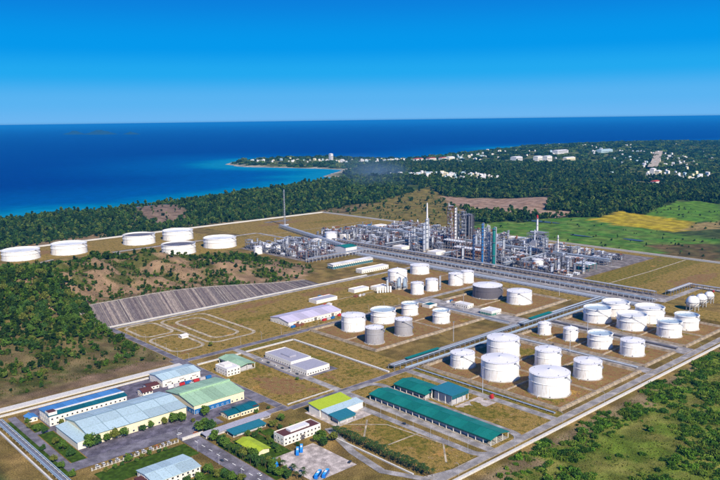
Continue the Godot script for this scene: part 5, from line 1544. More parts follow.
func build_plants() -> void:
	for k in 3:
		tree_proto("broad%d" % k, 1.0, 1.45, 0.42, 16, 34, 0.14, 0.06, 300 + k) # unit trees, scaled by crown radius
		tree_proto("shrub%d" % k, 1.0, 1.1, 0.05, 11, 26, 0.17, 0.05, 320 + k)
		tree_proto("pine%d" % k, 0.7, 2.3, 0.3, 15, 26, 0.15, 0.06, 340 + k)
	var rng := RandomNumberGenerator.new()
	rng.seed = 11
	var near := [[-581, "in front of the panelled blue warehouse"], [-640, "before the blue and teal roofed office"], [-530, "along the white post fence"]]
	for i in PARK.size():
		var p: Array = PARK[i]
		var r: float = p[2] * 0.56
		var where := "in the staff park near the avenue"
		if i < 11: where = "in front of the panelled blue warehouse"
		elif i < 18: where = "in front of the long blue and teal roofed office"
		elif i < 27: where = "along the white post fence"
		elif i < 38: where = "on the verge near the left pipeway"
		elif p[0] < 282: where = "round the office at the bottom left edge"
		elif p[0] > 430: where = "alone on the dry lot"
		elif p[1] > -465 and p[0] > 340: where = "at the back edge of the paved court"
		var lab := "%s %s tree %s" % ["small" if r < 2.4 else "broad" if r > 4.0 else "bushy", ["green", "dark green", "green", "olive green"][i % 4], where if where != "in the staff park near the avenue" else beside(p[0], p[1], PARK_MARKS)]
		if i == 0: lab = "largest round tree at the front corner of the panelled blue warehouse"
		if i == 40: lab = "widest dark tree standing at the top of the avenue"
		if p[0] == 370 and p[1] == -928: lab = "big dark tree at the left foot of the retaining slope"
		if p[0] == 443: lab = "lone small bush in the square brown lot"
		if p[0] == 441: lab = "lone small tree beside the pale loop tracks"
		plant("broad%d" % (i % 3), ["leaf_mid", "leaf_dark", "leaf_mid", "leaf_olive"][i % 4] if i > 0 else "leaf_mid", "park_tree", lab, "tree", Vector3(p[0], 0.05, p[1]), Vector3(r, r * rng.randf_range(0.9, 1.2), r), rng.randf() * TAU, "trees %s" % where)
	# palms
	for k in 3: protos["palm%d" % k] = palm_mesh(400 + k)
	var np := 0
	for i in 52:
		var z := -458.0 + i * 2.15
		var s := rng.randf_range(0.95, 1.3)
		plant("palm%d" % (i % 3), "leaf_palm", "palm_tree", "palm in the dense double row beside the paved court", "palm tree", Vector3(383.5 + (i % 2) * 3.6 + rng.randf_range(-0.6, 0.6), 0.05, z), Vector3(s, s, s), rng.randf() * TAU, "palms in the double row")
	for p in [[314, -436], [310, -428], [316, -424], [312, -416], [318, -428], [308, -421], [314, -410], [320, -418], [305, -446], [311, -444], [306, -452], [313, -454], [299.8, -470], [300.4, -480], [300, -490], [300.5, -460], [300, -450]]:
		var s := rng.randf_range(0.85, 1.2)
		plant("palm%d" % (np % 3), "leaf_palm", "palm_tree", ("palm standing on the avenue verge" if p[0] < 302 else "palm at the left corner of the paved court" if p[1] < -440 else "palm in the clump below the parked buses"), "palm tree", Vector3(p[0], 0.05, p[1]), Vector3(s, s, s), rng.randf() * TAU, "palms between avenue and court")
		np += 1
	# scrub hill: the nearest shrubs one by one, the rest as one mass
	var spots := []
	var tries := 0
	while tries < 30000:
		tries += 1
		var x := rng.randf_range(60, 860)
		var z := rng.randf_range(-1465, -742)
		var h := hill(x, z)
		if x >= 378 and (z > -958 or h < 1.5): continue
		if x < 378 and z < -1000 and h < 1.0: continue
		var a := nz.get_noise_2d(x * 4, z * 4)
		var dens := 0.1 + 0.42 * smoothstep(0.2, -0.3, a)
		if x < 330 or z > -860: dens = 0.42 - a * 0.8
		if x < 390 and z < -860: dens = 0.85 - a * 0.6
		if z > -800: dens *= 0.5
		if x < 384 and z > -770: dens *= 0.2
		if z < -1150: dens = 0.72 - a * 0.6
		if x > 380 and z > -1090: dens *= 0.62
		if x > 400 and x < 620 and z > -1160 and z < -1090: dens *= 0.6
		if rng.randf() > dens: continue
		var road := false
		for q in HILL_ROAD.size() - 1:
			if Geometry2D.get_closest_point_to_segment(Vector2(x, z), HILL_ROAD[q], HILL_ROAD[q + 1]).distance_to(Vector2(x, z)) < 9.0 + (5.0 if z > -1200 else 0.0): road = true
		if road: continue
		var size := clampf(rng.randfn(2.5, 0.9), 1.0, 5.0)
		if z < -1150 or (x < 380 and z < -880): size = clampf(rng.randfn(3.4, 1.1), 1.6, 6.0)
		spots.append([x, z, h, size])
	var big := spots.duplicate()
	big.sort_custom(func(p, q): return p[3] / Vector2(p[0], p[1]).length() > q[3] / Vector2(q[0], q[1]).length())
	var chosen := {}
	for i in mini(280, big.size()): chosen[big[i]] = true
	var rest := []
	var n := 0
	for s in spots:
		var y: float = ground_y(s[0], s[1])
		if chosen.has(s):
			var r: float = s[3]
			var low: bool = s[1] > -900
			plant(("shrub%d" if low else "broad%d") % (n % 3), ["leaf_mid", "leaf_olive", "leaf_dark"][n % 3], "hill_shrub", "rounded bush %s" % ("on the lower slope of the scrub hill" if low else "high on the scrub hill"), "bush", Vector3(s[0], y - 0.1, s[1]), Vector3(r, r, r), rng.randf() * TAU, "bushes on the lower slope" if low else "bushes high on the scrub hill")
			n += 1
		else: rest.append([Vector3(s[0], y - 0.1, s[1]), s[3]])
	var vb := []
	for k in 4: vb.append(with_color(crown(500 + k, 1.0, 1.6, 0.1, 9, 20, 0.2)))
	for k in 2: vb.append(with_color(crown(510 + k, 0.75, 2.6, 0.1, 10, 18, 0.2)))
	var G := [lin(94, 134, 52), lin(76, 114, 50), lin(122, 144, 64), lin(66, 100, 48), lin(104, 142, 48)]
	scatter("hill_scrub", "dense green scrub covering the hill behind the retaining slope", "scrub", vb, rest, G, 3)
	# marsh bushes before the front wall
	var mp := []
	for i in 12000:
		var x := rng.randf_range(420, 1250)
		var z := rng.randf_range(-326, -150)
		var w := nz.get_noise_2d(x * 5 + 90, z * 5)
		var e := nz.get_noise_2d(x * 3, z * 3 + 300)
		var dens := 0.04 + smoothstep(0.0, -0.12, w) * 0.8 + smoothstep(0.08, 0.22, e) * 0.6
		if z > -314 and z < -296: dens += 0.35
		if Vector2((x - 555) / 55.0, (z + 270) / 26.0).length() < 1.0: dens *= 0.06
		if rng.randf() > dens: continue
		mp.append([Vector3(x, ground_y(x, z) - 0.1, z), clampf(rng.randfn(1.6, 0.7), 0.5, 3.8)])
	var lowb := []
	for k in 4: lowb.append(with_color(crown(560 + k, 1.7, 1.0, -0.1, 15, 20, 0.2)))
	lowb.append(vb[0])
	scatter("marsh_bushes", "green bushes and reeds growing in the marsh before the front wall", "bushes", lowb, mp, [lin(118, 166, 54), lin(98, 146, 52), lin(146, 180, 70), lin(80, 126, 52)], 4)
	# tall grass tufts in the marsh
	mp = []
	for i in 14000:
		var x := rng.randf_range(420, 900)
		var z := rng.randf_range(-322, -160)
		if rng.randf() > 0.55 + nz.get_noise_2d(x * 9, z * 9): continue
		mp.append([Vector3(x, ground_y(x, z) - 0.15, z), rng.randf_range(0.25, 0.6)])
	scatter("marsh_grass", "low grass tufts on the pale marsh ground", "grass", vb, mp, [lin(150, 168, 66), lin(128, 160, 56), lin(168, 170, 82)], 5)
	# woods of the hill: the dense left flank and the crest
	mp = []
	for i in 9000:
		var x := rng.randf_range(40, 760)
		var z := rng.randf_range(-1400, -860)
		var h := hill(x, z)
		if h < 2.0: continue
		var dens := 0.0
		if x < 345: dens = 0.75 * smoothstep(-860, -930, z) - 0.8 * nz.get_noise_2d(x * 4, z * 4)
		if z < -1165 and z > -1300: dens = maxf(dens, 0.55 - 0.9 * nz.get_noise_2d(x * 4 + 30, z * 4))
		if rng.randf() > dens: continue
		var road := false
		for q in HILL_ROAD.size() - 1:
			if Geometry2D.get_closest_point_to_segment(Vector2(x, z), HILL_ROAD[q], HILL_ROAD[q + 1]).distance_to(Vector2(x, z)) < 12.0: road = true
		if road: continue
		mp.append([Vector3(x, h - 0.2, z), clampf(rng.randfn(3.2, 1.2), 1.4, 6.0)])
	scatter("hill_wood", "dense dark trees on the left flank and crest of the hill", "wood", vb, mp, [lin(60, 94, 44), lin(50, 82, 42), lin(76, 110, 48), lin(92, 124, 52)], 12)
	# dry grass tufts over the lower slope and the hill
	mp = []
	for i in 16000:
		var x := rng.randf_range(40, 640)
		var z := rng.randf_range(-1180, -745)
		if x >= 380 and z > -960: continue
		if rng.randf() > 0.6 + nz.get_noise_2d(x * 9, z * 9): continue
		mp.append([Vector3(x, ground_y(x, z) - 0.2, z), rng.randf_range(0.35, 0.9)])
	scatter("hill_grass", "rough grass tufts between the bushes of the scrub hill", "grass", vb, mp, [lin(150, 148, 80), lin(120, 136, 62), lin(172, 158, 96), lin(104, 124, 56)], 10)
	# coastal and far forests
	var ft := []
	for k in 5: ft.append(with_color(crown(520 + k, 1.0, 1.9, 0.2, 10, 16, 0.23)))
	for k in 2: ft.append(with_color(crown(530 + k, 0.7, 2.8, 0.2, 9, 13, 0.27)))
	var DG := [lin(84, 126, 60), lin(66, 104, 56), lin(108, 142, 66), lin(56, 92, 54), lin(132, 156, 78), lin(74, 114, 68)]
	var pts := []
	for i in 48000:
		var x := rng.randf_range(-700, 1500)
		var z := rng.randf_range(-2400, -1672)
		var d := coast_depth(x, z)
		if d < 48 + 190.0 * maxf(0.0, nz.get_noise_2d(x * 2.0 + 40, z * 2.0)) + (70.0 if x > 860 else 0.0): continue
		var zn := zone_at(x, z)
		if zn == "baretop" and rng.randf() > 0.04: continue
		if zn == "strip" and rng.randf() > 0.1: continue
		if nz.get_noise_2d(x * 5, z * 5) > 0.24 and rng.randf() > 0.2: continue
		if x > 1330 and zn != "": continue
		pts.append([Vector3(x, land(x, z, d) - 0.3, z), clampf(rng.randfn(3.3, 1.4), 1.3, 7.5)])
	scatter("coastal_forest", "dark forest belt between the crude tanks and the sea", "forest", ft, pts, DG, 6)
	pts = []
	for i in 125000:
		var x := rng.randf_range(1366, 3200)
		var z := rng.randf_range(-3100, -650)
		if z > -900 and x < 2300: continue
		var d := coast_depth(x, z) if (z < -2000 or x > 2200) else 999.0
		if d < (115 if z < -2200 else 40): continue
		if x < 1500 and z > -1560: continue
		var zn := zone_at(x, z)
		if zn == "veg" and rng.randf() > 0.5: continue
		if zn in ["pink", "wet", "yellow", "green", "tanr"] or (zn != "" and zn != "veg" and rng.randf() > 0.02): continue
		if nz2.get_noise_2d(x * 4, z * 4) > 0.36: continue
		if housed.has(Vector2i(int(x / 40), int(z / 40))): continue
		pts.append([Vector3(x, land(x, z, d) - 0.4, z), clampf(rng.randfn(4.4, 1.8), 1.6, 9.5)])
	scatter("inland_forest", "wide dark green forest beyond the olive fields", "forest", ft, pts, DG, 7)
	pts = []
	for i in 60000:
		var x := rng.randf_range(2500, 11500)
		var z := rng.randf_range(-4600, -300)
		if x < 3200 and z > -3100: continue
		var d := coast_depth(x, z)
		if d < 50: continue
		if nz2.get_noise_2d(x * 2.2 + 70, z * 2.2) > 0.16 and rng.randf() > 0.3: continue
		if nz.get_noise_2d(x * 13 + 500, z * 13) > 0.07 and rng.randf() > 0.25: continue
		if housed.has(Vector2i(int(x / 40), int(z / 40))): continue
		pts.append([Vector3(x, land(x, z, d) - 1.0, z), clampf(rng.randfn(11.0, 3.6), 5.0, 19.0)])
	var fc := []
	for k in 3: fc.append(with_color(crown(540 + k, 1.4, 0.6, 0.0, 16, 14, 0.22)))
	scatter("far_forest", "hazy dark forest of the far headland and coast", "forest", fc, pts, DG, 8)
	# scattered small bushes in the olive fields and wetland
	pts = []
	for i in 2600:
		var x := rng.randf_range(1370, 2100)
		var z := rng.randf_range(-1800, -530)
		var zn := zone_at(x, z)
		if zn == "" or zn == "yellow" or zn == "pink": continue
		if zn == "wet" and rng.randf() > 0.4: continue
		if nz.get_noise_2d(x * 7, z * 7) < 0.12: continue
		pts.append([Vector3(x, ground_y(x, z) - 0.2, z), rng.randf_range(1.0, 3.4)])
	scatter("field_bushes", "scattered dark bushes in the fields behind the process units", "bushes", vb, pts, DG, 9)

# ---------------------------------------------------------------- vehicles and small things
func wheels(t: Node3D, L: float, W: float, r: float) -> void:
	var b := MB.new()
	b.tube(Vector3(0, 0, -0.14), Vector3(0, 0, 0.14), r, 12)
	var rim := MB.new()
	rim.tube(Vector3(0, 0, -0.16), Vector3(0, 0, 0.16), r * 0.55, 8)
	var bm := b.mesh()
	var rm := rim.mesh()
	for x in [-L * 0.3, L * 0.3]:
		for z in [-W / 2 + 0.1, W / 2 - 0.1]:
			var w := share(bm, "wheel", M("tyre"), t, Vector3(x, r, z))
			share(rm, "rim", M("silver"), w)
func bus(label: String, x: float, z: float, turn: float, mat: String) -> void:
	var t := thing("bus", label, "bus", Vector3(x, 0.18, z), "", turn)
	var L := 11.0
	var b := MB.new()
	b.hexa([Vector3(-L / 2, 0.45, 1.25), Vector3(L / 2, 0.45, 1.25), Vector3(L / 2, 0.45, -1.25), Vector3(-L / 2, 0.45, -1.25), Vector3(-L / 2 + 0.1, 3.2, 1.18), Vector3(L / 2 - 0.35, 3.2, 1.18), Vector3(L / 2 - 0.35, 3.2, -1.18), Vector3(-L / 2 + 0.1, 3.2, -1.18)])
	part(b, "body", M(mat), t)
	b = MB.new(); b.box(-L / 2 + 0.5, L / 2 - 0.8, 3.2, 3.38, -1.05, 1.05); part(b, "roof", M("bus_cyan"), t)
	b = MB.new(); b.box(-1.5, 1.2, 3.38, 3.62, -0.8, 0.8); part(b, "roof_unit", M("car_white"), t)
	for s in [-1.0, 1.0]:
		for k in 6:
			b = MB.new()
			var q: float = -L / 2 + 0.9 + k * 1.6
			b.box(q, q + 1.4, 1.6, 2.7, s * 1.24 - 0.03, s * 1.24 + 0.03)
			part(b, "window", M("glass"), t)
	b = MB.new(); b.box(L / 2 - 0.28, L / 2 - 0.08, 1.3, 2.8, -1.05, 1.05); part(b, "windscreen", M("glass"), t)
	wheels(t, L, 2.5, 0.5)
func car(label: String, x: float, z: float, turn: float, mat: String) -> void:
	var t := thing("car", label, "car", Vector3(x, 0.3, z), "", turn)
	var b := MB.new()
	b.hexa([Vector3(-2.1, 0.35, 0.9), Vector3(2.1, 0.35, 0.9), Vector3(2.1, 0.35, -0.9), Vector3(-2.1, 0.35, -0.9), Vector3(-2.1, 0.95, 0.86), Vector3(2.0, 0.85, 0.86), Vector3(2.0, 0.85, -0.86), Vector3(-2.1, 0.95, -0.86)])
	part(b, "body", M(mat), t)
	b = MB.new()
	b.hexa([Vector3(-1.7, 0.9, 0.84), Vector3(1.1, 0.9, 0.84), Vector3(1.1, 0.9, -0.84), Vector3(-1.7, 0.9, -0.84), Vector3(-1.3, 1.5, 0.66), Vector3(0.5, 1.5, 0.66), Vector3(0.5, 1.5, -0.66), Vector3(-1.3, 1.5, -0.66)])
	part(b, "cabin", M("glass"), t)
	b = MB.new(); b.box(-1.25, 0.45, 1.5, 1.56, -0.64, 0.64); part(b, "roof", M(mat), t)
	wheels(t, 4.2, 1.8, 0.34)
func lamp_post(x: float, z: float, turn: float, label: String, group: String) -> void:
	if not protos.has("lamp"):
		var p := MB.new()
		p.tube(Vector3.ZERO, Vector3(0, 9.5, 0), 0.11, 6, 0.07)
		p.tube(Vector3(0, 9.4, 0), Vector3(1.8, 10.1, 0), 0.09, 5)
		var h := MB.new()
		h.box(1.5, 2.7, 10.02, 10.2, -0.2, 0.2)
		protos["lamp"] = [p.mesh(), h.mesh()]
	var t := thing("street_lamp", label, "street lamp", Vector3(x, 0, z), group, turn)
	share(protos["lamp"][0], "pole", M("silver"), t)
	share(protos["lamp"][1], "lamp_head", M("steel"), t)
func build_small() -> void:
	bus("blue bus parked at the back of the paved court, left of another", 339, -450, 0.9, "bus_blue")
	bus("blue bus parked at the back of the paved court beside its neighbour", 344.5, -452, 0.9, "bus_blue")
	bus("blue bus at the front of the paved court, nearest the palms", 326, -408, 0.55, "bus_blue")
	bus("blue bus at the front of the paved court, right of two", 331, -405, 0.55, "bus_blue")
	bus("blue bus among the park trees left of the court", 314, -446, 1.2, "bus_blue")
	car("dark car at the right corner of the paved court", 358, -408, 0.4, "car_dark")
	car("white van parked on the wide asphalt road by the white wall", 288, -549, 0.2, "car_white")
	car("orange pickup parked by the solid white wall", 299, -541, 0.0, "car_orange")
	car("white car in the yard before the smaller blue warehouse", 342, -655, 0.3, "car_white")
	car("white car at the right of the yard before the smaller blue warehouse", 360, -654, 0.1, "car_white")
	car("dark car driving on the avenue", 287, -480, PI / 2, "car_dark")
	car("white car driving on the avenue near the bottom edge", 295, -440, PI / 2, "car_white")
	car("white pickup on the road by the lime green hall", 447, -505, 1.4, "car_white")
	car("dark car on the ring road beside the long teal shed", 441, -430, PI / 2, "car_dark")
	var rng := RandomNumberGenerator.new()
	rng.seed = 8
	for i in 12:
		car(distinct("parked car in the row along the post fence"), 212 + i * 5.6 + rng.randf_range(-0.6, 0.6), -540, PI / 2, ["car_white", "car_dark", "car_white", "car_orange"][rng.randi() % 4])
	for i in 7:
		car(distinct("parked car in front of the blue and teal roofed office"), 226 + i * 7.5, -637.5, PI / 2 + rng.randf_range(-0.05, 0.05), ["car_white", "car_dark", "car_white"][rng.randi() % 3])
	for i in 6:
		car(distinct("parked car beside the grey roofed offices"), 453.5, -664 + i * 13.0, PI / 2, ["car_white", "car_dark"][i % 2])
	for d in [[338, -657, 0.0, 3], [350, -656, 0.1, 2], [366, -655, 0.0, 3], [402, -500.5, 0.0, 0], [655, -800, 0.3, 6], [560, -745, 0.2, 5], [610, -742, 0.0, 4], [640, -746, 0.1, 3], [800, -690, 0.0, 3], [690, -846, 0.2, 4], [730, -810, 0.5, 4], [1010, -1290, 0.0, 4], [1180, -1390, 0.4, 5], [1260, -1360, 0.2, 5]]:
		for k in d[3]:
			var cm: String = ["blue_paint", "roof_white2", "steel_brown", "grey_wall", "red_paint"][rng.randi() % 5]
			var t := thing("container", ("%s shipping container standing in the yards" % {"blue_paint": "blue", "roof_white2": "white", "steel_brown": "brown", "grey_wall": "grey", "red_paint": "red"}[cm]), "container", Vector3(d[0] + (k % 3) * 7.2, 0.3, d[1] - (k / 3) * 4.0), "containers in the yards", d[2] + rng.randf_range(-0.1, 0.1))
			var b := MB.new(); b.box(-3, 3, 0.1, 2.7, -1.22, 1.22); part(b, "body", M(cm), t)
			for q in 9:
				b = MB.new(); b.box(-2.9 + q * 0.7, -2.65 + q * 0.7, 0.2, 2.6, 1.22, 1.3); part(b, "corrugation", M(cm), t)
			b = MB.new(); b.box(3.0, 3.08, 0.2, 2.6, -1.1, 1.1); part(b, "door", M("grey_wall"), t)
	for i in 4: # red valve skids
		var p: Array = [[545, -414], [548, -417], [712, -525], [1130, -448]][i]
		var t := thing("fire_skid", ["red pump skid beside the teal loading block", "second red pump skid beside the teal loading block", "red foam skid between the two front tank groups", "red foam skid beside the gas spheres"][i], "pump skid", Vector3(p[0], 0.25, p[1]))
		var b := MB.new(); b.box(-2, 2, 0, 0.4, -1.2, 1.2); part(b, "base", M("red_paint"), t)
		b = MB.new(); b.drum(Vector3(-1.4, 1.5, 0), Vector3(1.4, 1.5, 0), 0.9, 10); part(b, "tank", M("red_paint"), t)
		b = MB.new(); b.path([Vector3(1.6, 0.4, 0.9), Vector3(1.6, 2.8, 0.9), Vector3(-1.6, 2.8, 0.9), Vector3(-1.6, 0.4, 0.9)], 0.14, 6); part(b, "frame_pipe", M("red_paint"), t)
	for i in 12: lamp_post(402 + i * 70.0, -335, PI / 2, "street lamp along the front road", "lamps along the front road")
	for i in 9: lamp_post(437, -515 + i * 20.0, 0, "street lamp beside the ring road of the long teal shed", "lamps beside the ring road")
	for i in 8: lamp_post(393.5, -900 + i * 26.0, PI, "street lamp along the road at the foot of the hill", "lamps at the foot of the hill")
	for i in 4: lamp_post(282, -540 + i * 32.0, 0, "street lamp along the avenue", "lamps along the avenue")
	for i in 10: lamp_post(470 + i * 30.0, -730, PI / 2, "street lamp along the cross road behind the offices", "lamps along the cross road")
	# floodlight masts in the tank farm
	for p in [[722, -440], [810, -470], [551, -430], [775, -640], [950, -460], [950, -600], [660, -560]]:
		var t := thing("light_mast", "tall grey floodlight mast in the tank farm", "light mast", Vector3(p[0], 0, p[1]), "floodlight masts of the tank farm")
		var b := MB.new(); b.tube(Vector3.ZERO, Vector3(0, 24, 0), 0.35, 8, 0.2); part(b, "pole", M("silver"), t)
		b = MB.new(); b.box(-1.4, 1.4, 23.6, 24.6, -0.3, 0.3); part(b, "lamp_head", M("steel"), t)

# ---------------------------------------------------------------- far town, islands
var housed := {}
func build_far() -> void:
	var rng := RandomNumberGenerator.new()
	rng.seed = 31
	var meshes := []
	for k in 4:
		var b := MB.new()
		var w := 9.0 + k * 3.0
		b.box(-w / 2, w / 2, -2, 7 + k, -5, 5)
		b.quad(Vector3(-w / 2 - 0.6, 7 + k, 5.6), Vector3(w / 2 + 0.6, 7 + k, 5.6), Vector3(w / 2 + 0.6, 10 + k, 0), Vector3(-w / 2 - 0.6, 10 + k, 0))
		b.quad(Vector3(-w / 2 - 0.6, 10 + k, 0), Vector3(w / 2 + 0.6, 10 + k, 0), Vector3(w / 2 + 0.6, 7 + k, -5.6), Vector3(-w / 2 - 0.6, 7 + k, -5.6))
		b.face(Vector3(w / 2, 7 + k, 5), Vector3(w / 2, 7 + k, -5), Vector3(w / 2, 10 + k, 0))
		b.face(Vector3(-w / 2, 7 + k, -5), Vector3(-w / 2, 7 + k, 5), Vector3(-w / 2, 10 + k, 0))
		meshes.append(b.mesh())
	var homes := []
	# rows: [x0, z0, x1, z1, spread, count, phrase]
	for r in [[2740, -4000, 3400, -3150, 70, 100, "strung along the far headland"], [2410, -2400, 2257, -2120, 45, 20, "on the near edge of the valley village"], [2257, -2158, 2480, -1900, 70, 80, "in the valley village beyond the olive hill"], [4600, -2209, 3453, -1700, 110, 60, "along the far pale road"], [3060, -1420, 3250, -1230, 90, 34, "at the right edge of the far valley"], [4500, -3600, 5400, -2800, 240, 40, "on the coast below the horizon"], [3300, -1560, 3000, -1440, 80, 14, "round the two cream towers"], [3700, -2500, 5000, -2900, 260, 36, "scattered over the wooded hills behind the twin blocks"], [3300, -2700, 3900, -3200, 120, 40, "on the slope above the red roofed halls"], [3500, -1500, 5200, -1900, 260, 30, "scattered over the hills at the right"]]:
		for i in r[5]:
			var q := rng.randf()
			var x: float = lerpf(r[0], r[2], q) + rng.randfn() * r[4]
			var z: float = lerpf(r[1], r[3], q) + rng.randfn() * r[4]
			var d := coast_depth(x, z)
			if d < 25: continue
			housed[Vector2i(int(x / 40), int(z / 40))] = true
			if i % 2: housed[Vector2i(int((x - 30) / 40), int((z + 30) / 40))] = true
			homes.append([x, z, land(x, z, d) + rng.randf_range(1, 4), rng.randi() % 4, rng.randi() % 5, rng.randf() * TAU, rng.randf_range(0.55, 1.05), r[6]])
	homes.sort_custom(func(p, q): return p[6] / Vector2(p[0], p[1]).length() > q[6] / Vector2(q[0], q[1]).length())
	var more := []
	for k in homes.size():
		var q: Array = homes[k]
		if k >= 290:
			more.append(q)
			continue
		var o := share(meshes[q[3]], "far_house", M(["roof_white2", "white_wall", "roof_white2", "cream", "roof_sky"][q[4]]), self, Vector3(q[0], q[2], q[1]), q[5])
		o.scale = Vector3.ONE * q[6]
		o.set_meta("label", "tiny pale house %s" % q[7]); o.set_meta("category", "house"); o.set_meta("group", "houses %s" % q[7])
	var mm := MultiMesh.new()
	mm.transform_format = MultiMesh.TRANSFORM_3D
	mm.mesh = meshes[1]
	mm.instance_count = more.size()
	for k in more.size(): mm.set_instance_transform(k, Transform3D(Basis(Vector3.UP, more[k][5]).scaled(Vector3.ONE * more[k][6]), Vector3(more[k][0], more[k][2], more[k][1])))
	var rest := MultiMeshInstance3D.new()
	rest.name = "distant_town"
	rest.multimesh = mm
	rest.material_override = M("roof_white2")
	add_child(rest)
	rest.set_meta("kind", "stuff"); rest.set_meta("label", "specks of pale houses on the farthest hills"); rest.set_meta("category", "town")
	for d in [[3480, -2500, 60, 40, 22, "roof_white2", "roof_white2", "wide white block left of the twin white blocks far inland"], [3439, -2330, 46, 30, 34, "white_wall", "roof_white2", "left of the twin white blocks far inland"], [3430, -2265, 46, 30, 32, "white_wall", "roof_white2", "right of the twin white blocks far inland"], [3700, -2300, 90, 24, 16, "cream", "roof_white2", "long pale hall beside the twin white blocks"], [4081, -2601, 120, 40, 18, "roof_white2", "roof_white2", "long white hall behind the twin white blocks"], [4400, -2480, 140, 40, 16, "roof_sky", "roof_sky", "pale blue hall far inland near the coast"], [3153, -1540, 22, 20, 26, "white_wall", "roof_white2", "left of two cream towers near the right edge"], [3120, -1500, 24, 20, 22, "cream", "roof_white2", "right of two cream towers near the right edge"], [2747, -1330, 36, 22, 12, "white_wall", "roof_red", "far house with a broad red roof above the green field"], [3261, -3052, 60, 30, 12, "white_wall", "roof_red", "left red roofed hall on the headland slope"], [3330, -3010, 60, 30, 12, "white_wall", "roof_red", "middle red roofed hall on the headland slope"], [3420, -2985, 70, 30, 12, "white_wall", "roof_red", "right red roofed hall on the headland slope"], [2246, -1420, 60, 24, 9, "roof_red", "roof_red", "low red roofed sheds behind the dark knoll"], [3076, -3640, 20, 20, 44, "roof_white2", "roof_white2", "white tower on the far headland"], [3447, -2961, 50, 30, 16, "white_wall", "roof_white2", "white block above the red roofed halls"]]:
		for ix in range(-2, 3):
			for iz in range(-2, 3): housed[Vector2i(int(d[0] / 40) + ix, int(d[1] / 40) + iz)] = true
		var t := thing("far_building", d[7], "building", Vector3(d[0], ground_y(d[0], d[1]), d[1]))
		var b := MB.new(); b.box(-d[2] / 2.0, d[2] / 2.0, -4, d[4], -d[3] / 2.0, d[3] / 2.0); part(b, "wall", M(d[5]), t)
		b = MB.new()
		b.hexa([Vector3(-d[2] / 2.0 - 1, d[4], d[3] / 2.0 + 1), Vector3(d[2] / 2.0 + 1, d[4], d[3] / 2.0 + 1), Vector3(d[2] / 2.0 + 1, d[4], -d[3] / 2.0 - 1), Vector3(-d[2] / 2.0 - 1, d[4], -d[3] / 2.0 - 1), Vector3(-d[2] / 2.0 + 2, d[4] + 4, 2), Vector3(d[2] / 2.0 - 2, d[4] + 4, 2), Vector3(d[2] / 2.0 - 2, d[4] + 4, -2), Vector3(-d[2] / 2.0 + 2, d[4] + 4, -2)])
		part(b, "roof", M(d[6]), t)
		for k in maxi(1, int(d[4] / 9)):
			b = MB.new(); b.box(-d[2] * 0.44, d[2] * 0.44, 4.0 + k * 8, 6.5 + k * 8, d[3] / 2.0, d[3] / 2.0 + 0.4); part(b, "window_band", M("glass"), t)
	# far road
	var rp := MB.new()
	for i in 20:
		var p := Vector2(4700, -2260).lerp(Vector2(3350, -1640), i / 20.0)
		var q := Vector2(4700, -2260).lerp(Vector2(3350, -1640), (i + 1) / 20.0)
		var s := (q - p).normalized().rotated(PI / 2) * 22.0
		rp.quad(Vector3(p.x + s.x, ground_y(p.x, p.y) + 13, p.y + s.y), Vector3(q.x + s.x, ground_y(q.x, q.y) + 13, q.y + s.y), Vector3(q.x - s.x, ground_y(q.x, q.y) + 13, q.y - s.y), Vector3(p.x - s.x, ground_y(p.x, p.y) + 13, p.y - s.y))
	struct(rp, "far_road", M("far_sand"))
	# islands on the horizon
	for d in [[7900, -20000, 420, 95], [8150, -18900, 620, 110], [8420, -17700, 300, 60]]:
		var b := MB.new()
		var nn := 26
		for i in nn:
			for j in 8:
				var f := func(u: float, w: float) -> Vector3:
					var a := u * TAU
					var r := (1.0 - w) * (1.0 + 0.25 * nz.get_noise_2d(cos(a) * 300 + d[0], sin(a) * 300))
					return Vector3(d[0] + cos(a) * r * d[2] * 0.6, -9 + d[3] * (1.0 - pow(1.0 - w, 1.7)) * (1.0 + 0.35 * nz.get_noise_2d(cos(a) * r * 500, sin(a) * r * 500 + d[1])) * (0.55 + 0.45 * (1.0 - r)), d[1] + sin(a) * r * d[2])
				b.quad(f.call(i / float(nn), j / 8.0), f.call((i + 1) / float(nn), j / 8.0), f.call((i + 1) / float(nn), (j + 1) / 8.0), f.call(i / float(nn), (j + 1) / 8.0))
		var o := struct(b, "far_island", M("island"))

# thin blue smoke drifting over the forest behind the flare
func build_smoke() -> void:
	var rng := RandomNumberGenerator.new()
	rng.seed = 12
	for i in 26:
		var q := i / 26.0
		var d := [1830 + q * 420 + rng.randfn() * 60, -1960 - q * 420 + rng.randfn() * 60, 20 + q * 50 + rng.randfn() * 14, rng.randf_range(90, 260), rng.randf_range(50, 120), rng.randf_range(90, 260), 0.0003]
		var v := FogVolume.new()
		v.name = "smoke"
		v.shape = RenderingServer.FOG_VOLUME_SHAPE_ELLIPSOID
		v.size = Vector3(d[3], d[4], d[5])
		var m := FogMaterial.new()
		m.albedo = Color(0.62, 0.76, 0.92)
		m.density = d[6]
		v.material = m
		add_child(v, true)
		v.position = Vector3(d[0], d[2], d[1])
		v.set_meta("kind", "stuff"); v.set_meta("label", "thin blue smoke drifting over the forest behind the flare"); v.set_meta("category", "smoke")
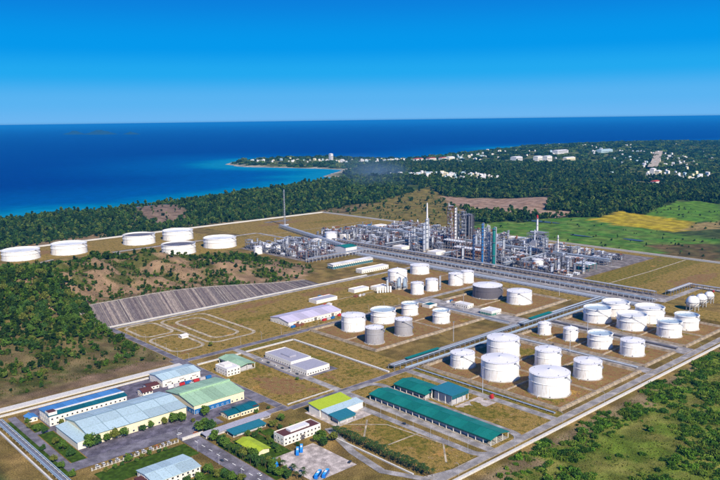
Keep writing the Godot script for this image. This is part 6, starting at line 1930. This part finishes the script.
# ---------------------------------------------------------------- the scene
func _ready() -> void:
	var cam := Camera3D.new()
	cam.name = "camera"
	add_child(cam)
	cam.transform = Transform3D(Basis(Vector3(0.737544, -0.013436, 0.675165), Vector3(0.117684, 0.98706, -0.108914), Vector3(-0.664966, 0.159784, 0.729582)).orthonormalized(), Vector3(0, 264, 0))
	cam.fov = 35.93
	cam.near = 1.0
	cam.far = 300000.0
	cam.current = true
	# clear daylight sky: pale blue low down, cyan higher, deep blue overhead
	var img := Image.create(64, 1024, false, Image.FORMAT_RGBF)
	var stops := [[-90.0, lin(60, 100, 140)], [-2.0, lin(84, 160, 226)], [0.0, lin(108, 180, 238)], [1.6, lin(88, 177, 238)], [3.6, lin(34, 166, 236)], [5.5, lin(6, 150, 232)], [9.5, lin(12, 124, 216)], [25.0, lin(12, 96, 190)], [90.0, lin(10, 66, 150)]]
	for y in 1024:
		var el := 90.0 - 180.0 * (y + 0.5) / 1024.0
		var c: Color = stops[0][1]
		for k in stops.size() - 1:
			if el >= stops[k][0] and el <= stops[k + 1][0]:
				c = (stops[k][1] as Color).lerp(stops[k + 1][1], smoothstep(stops[k][0], stops[k + 1][0], el))
		for x in 64: img.set_pixel(x, y, c)
	var pan := PanoramaSkyMaterial.new()
	pan.panorama = ImageTexture.create_from_image(img)
	var sky := Sky.new()
	sky.sky_material = pan
	var env := Environment.new()
	env.background_mode = Environment.BG_SKY
	env.sky = sky
	env.tonemap_mode = Environment.TONE_MAPPER_LINEAR
	env.tonemap_exposure = 1.36
	env.background_energy_multiplier = 0.76
	env.sdfgi_enabled = true; env.ssao_enabled = true; env.ssil_enabled = true
	env.volumetric_fog_enabled = true
	env.volumetric_fog_density = 0.0
	env.fog_enabled = true
	env.fog_density = 0.000036
	env.fog_light_color = Color(0.16, 0.68, 1.0)
	var we := WorldEnvironment.new()
	we.name = "environment"
	we.environment = env
	add_child(we)
	var sun := DirectionalLight3D.new()
	sun.name = "sun"
	sun.light_energy = 1.45
	sun.light_color = Color(1.0, 0.95, 0.87)
	sun.light_angular_distance = 0.5
	sun.shadow_enabled = true
	add_child(sun)
	sun.look_at_from_position(Vector3.ZERO, -Vector3(-0.30, 0.78, 0.95), Vector3.UP) # shines from behind the camera's right shoulder
	make_materials()
	build_terrain()
	build_smoke()
	build_site_ground()
	build_walls()
	build_tanks()
	build_racks()
	build_buildings()
	build_process()
	build_small()
	build_far()
	build_plants()
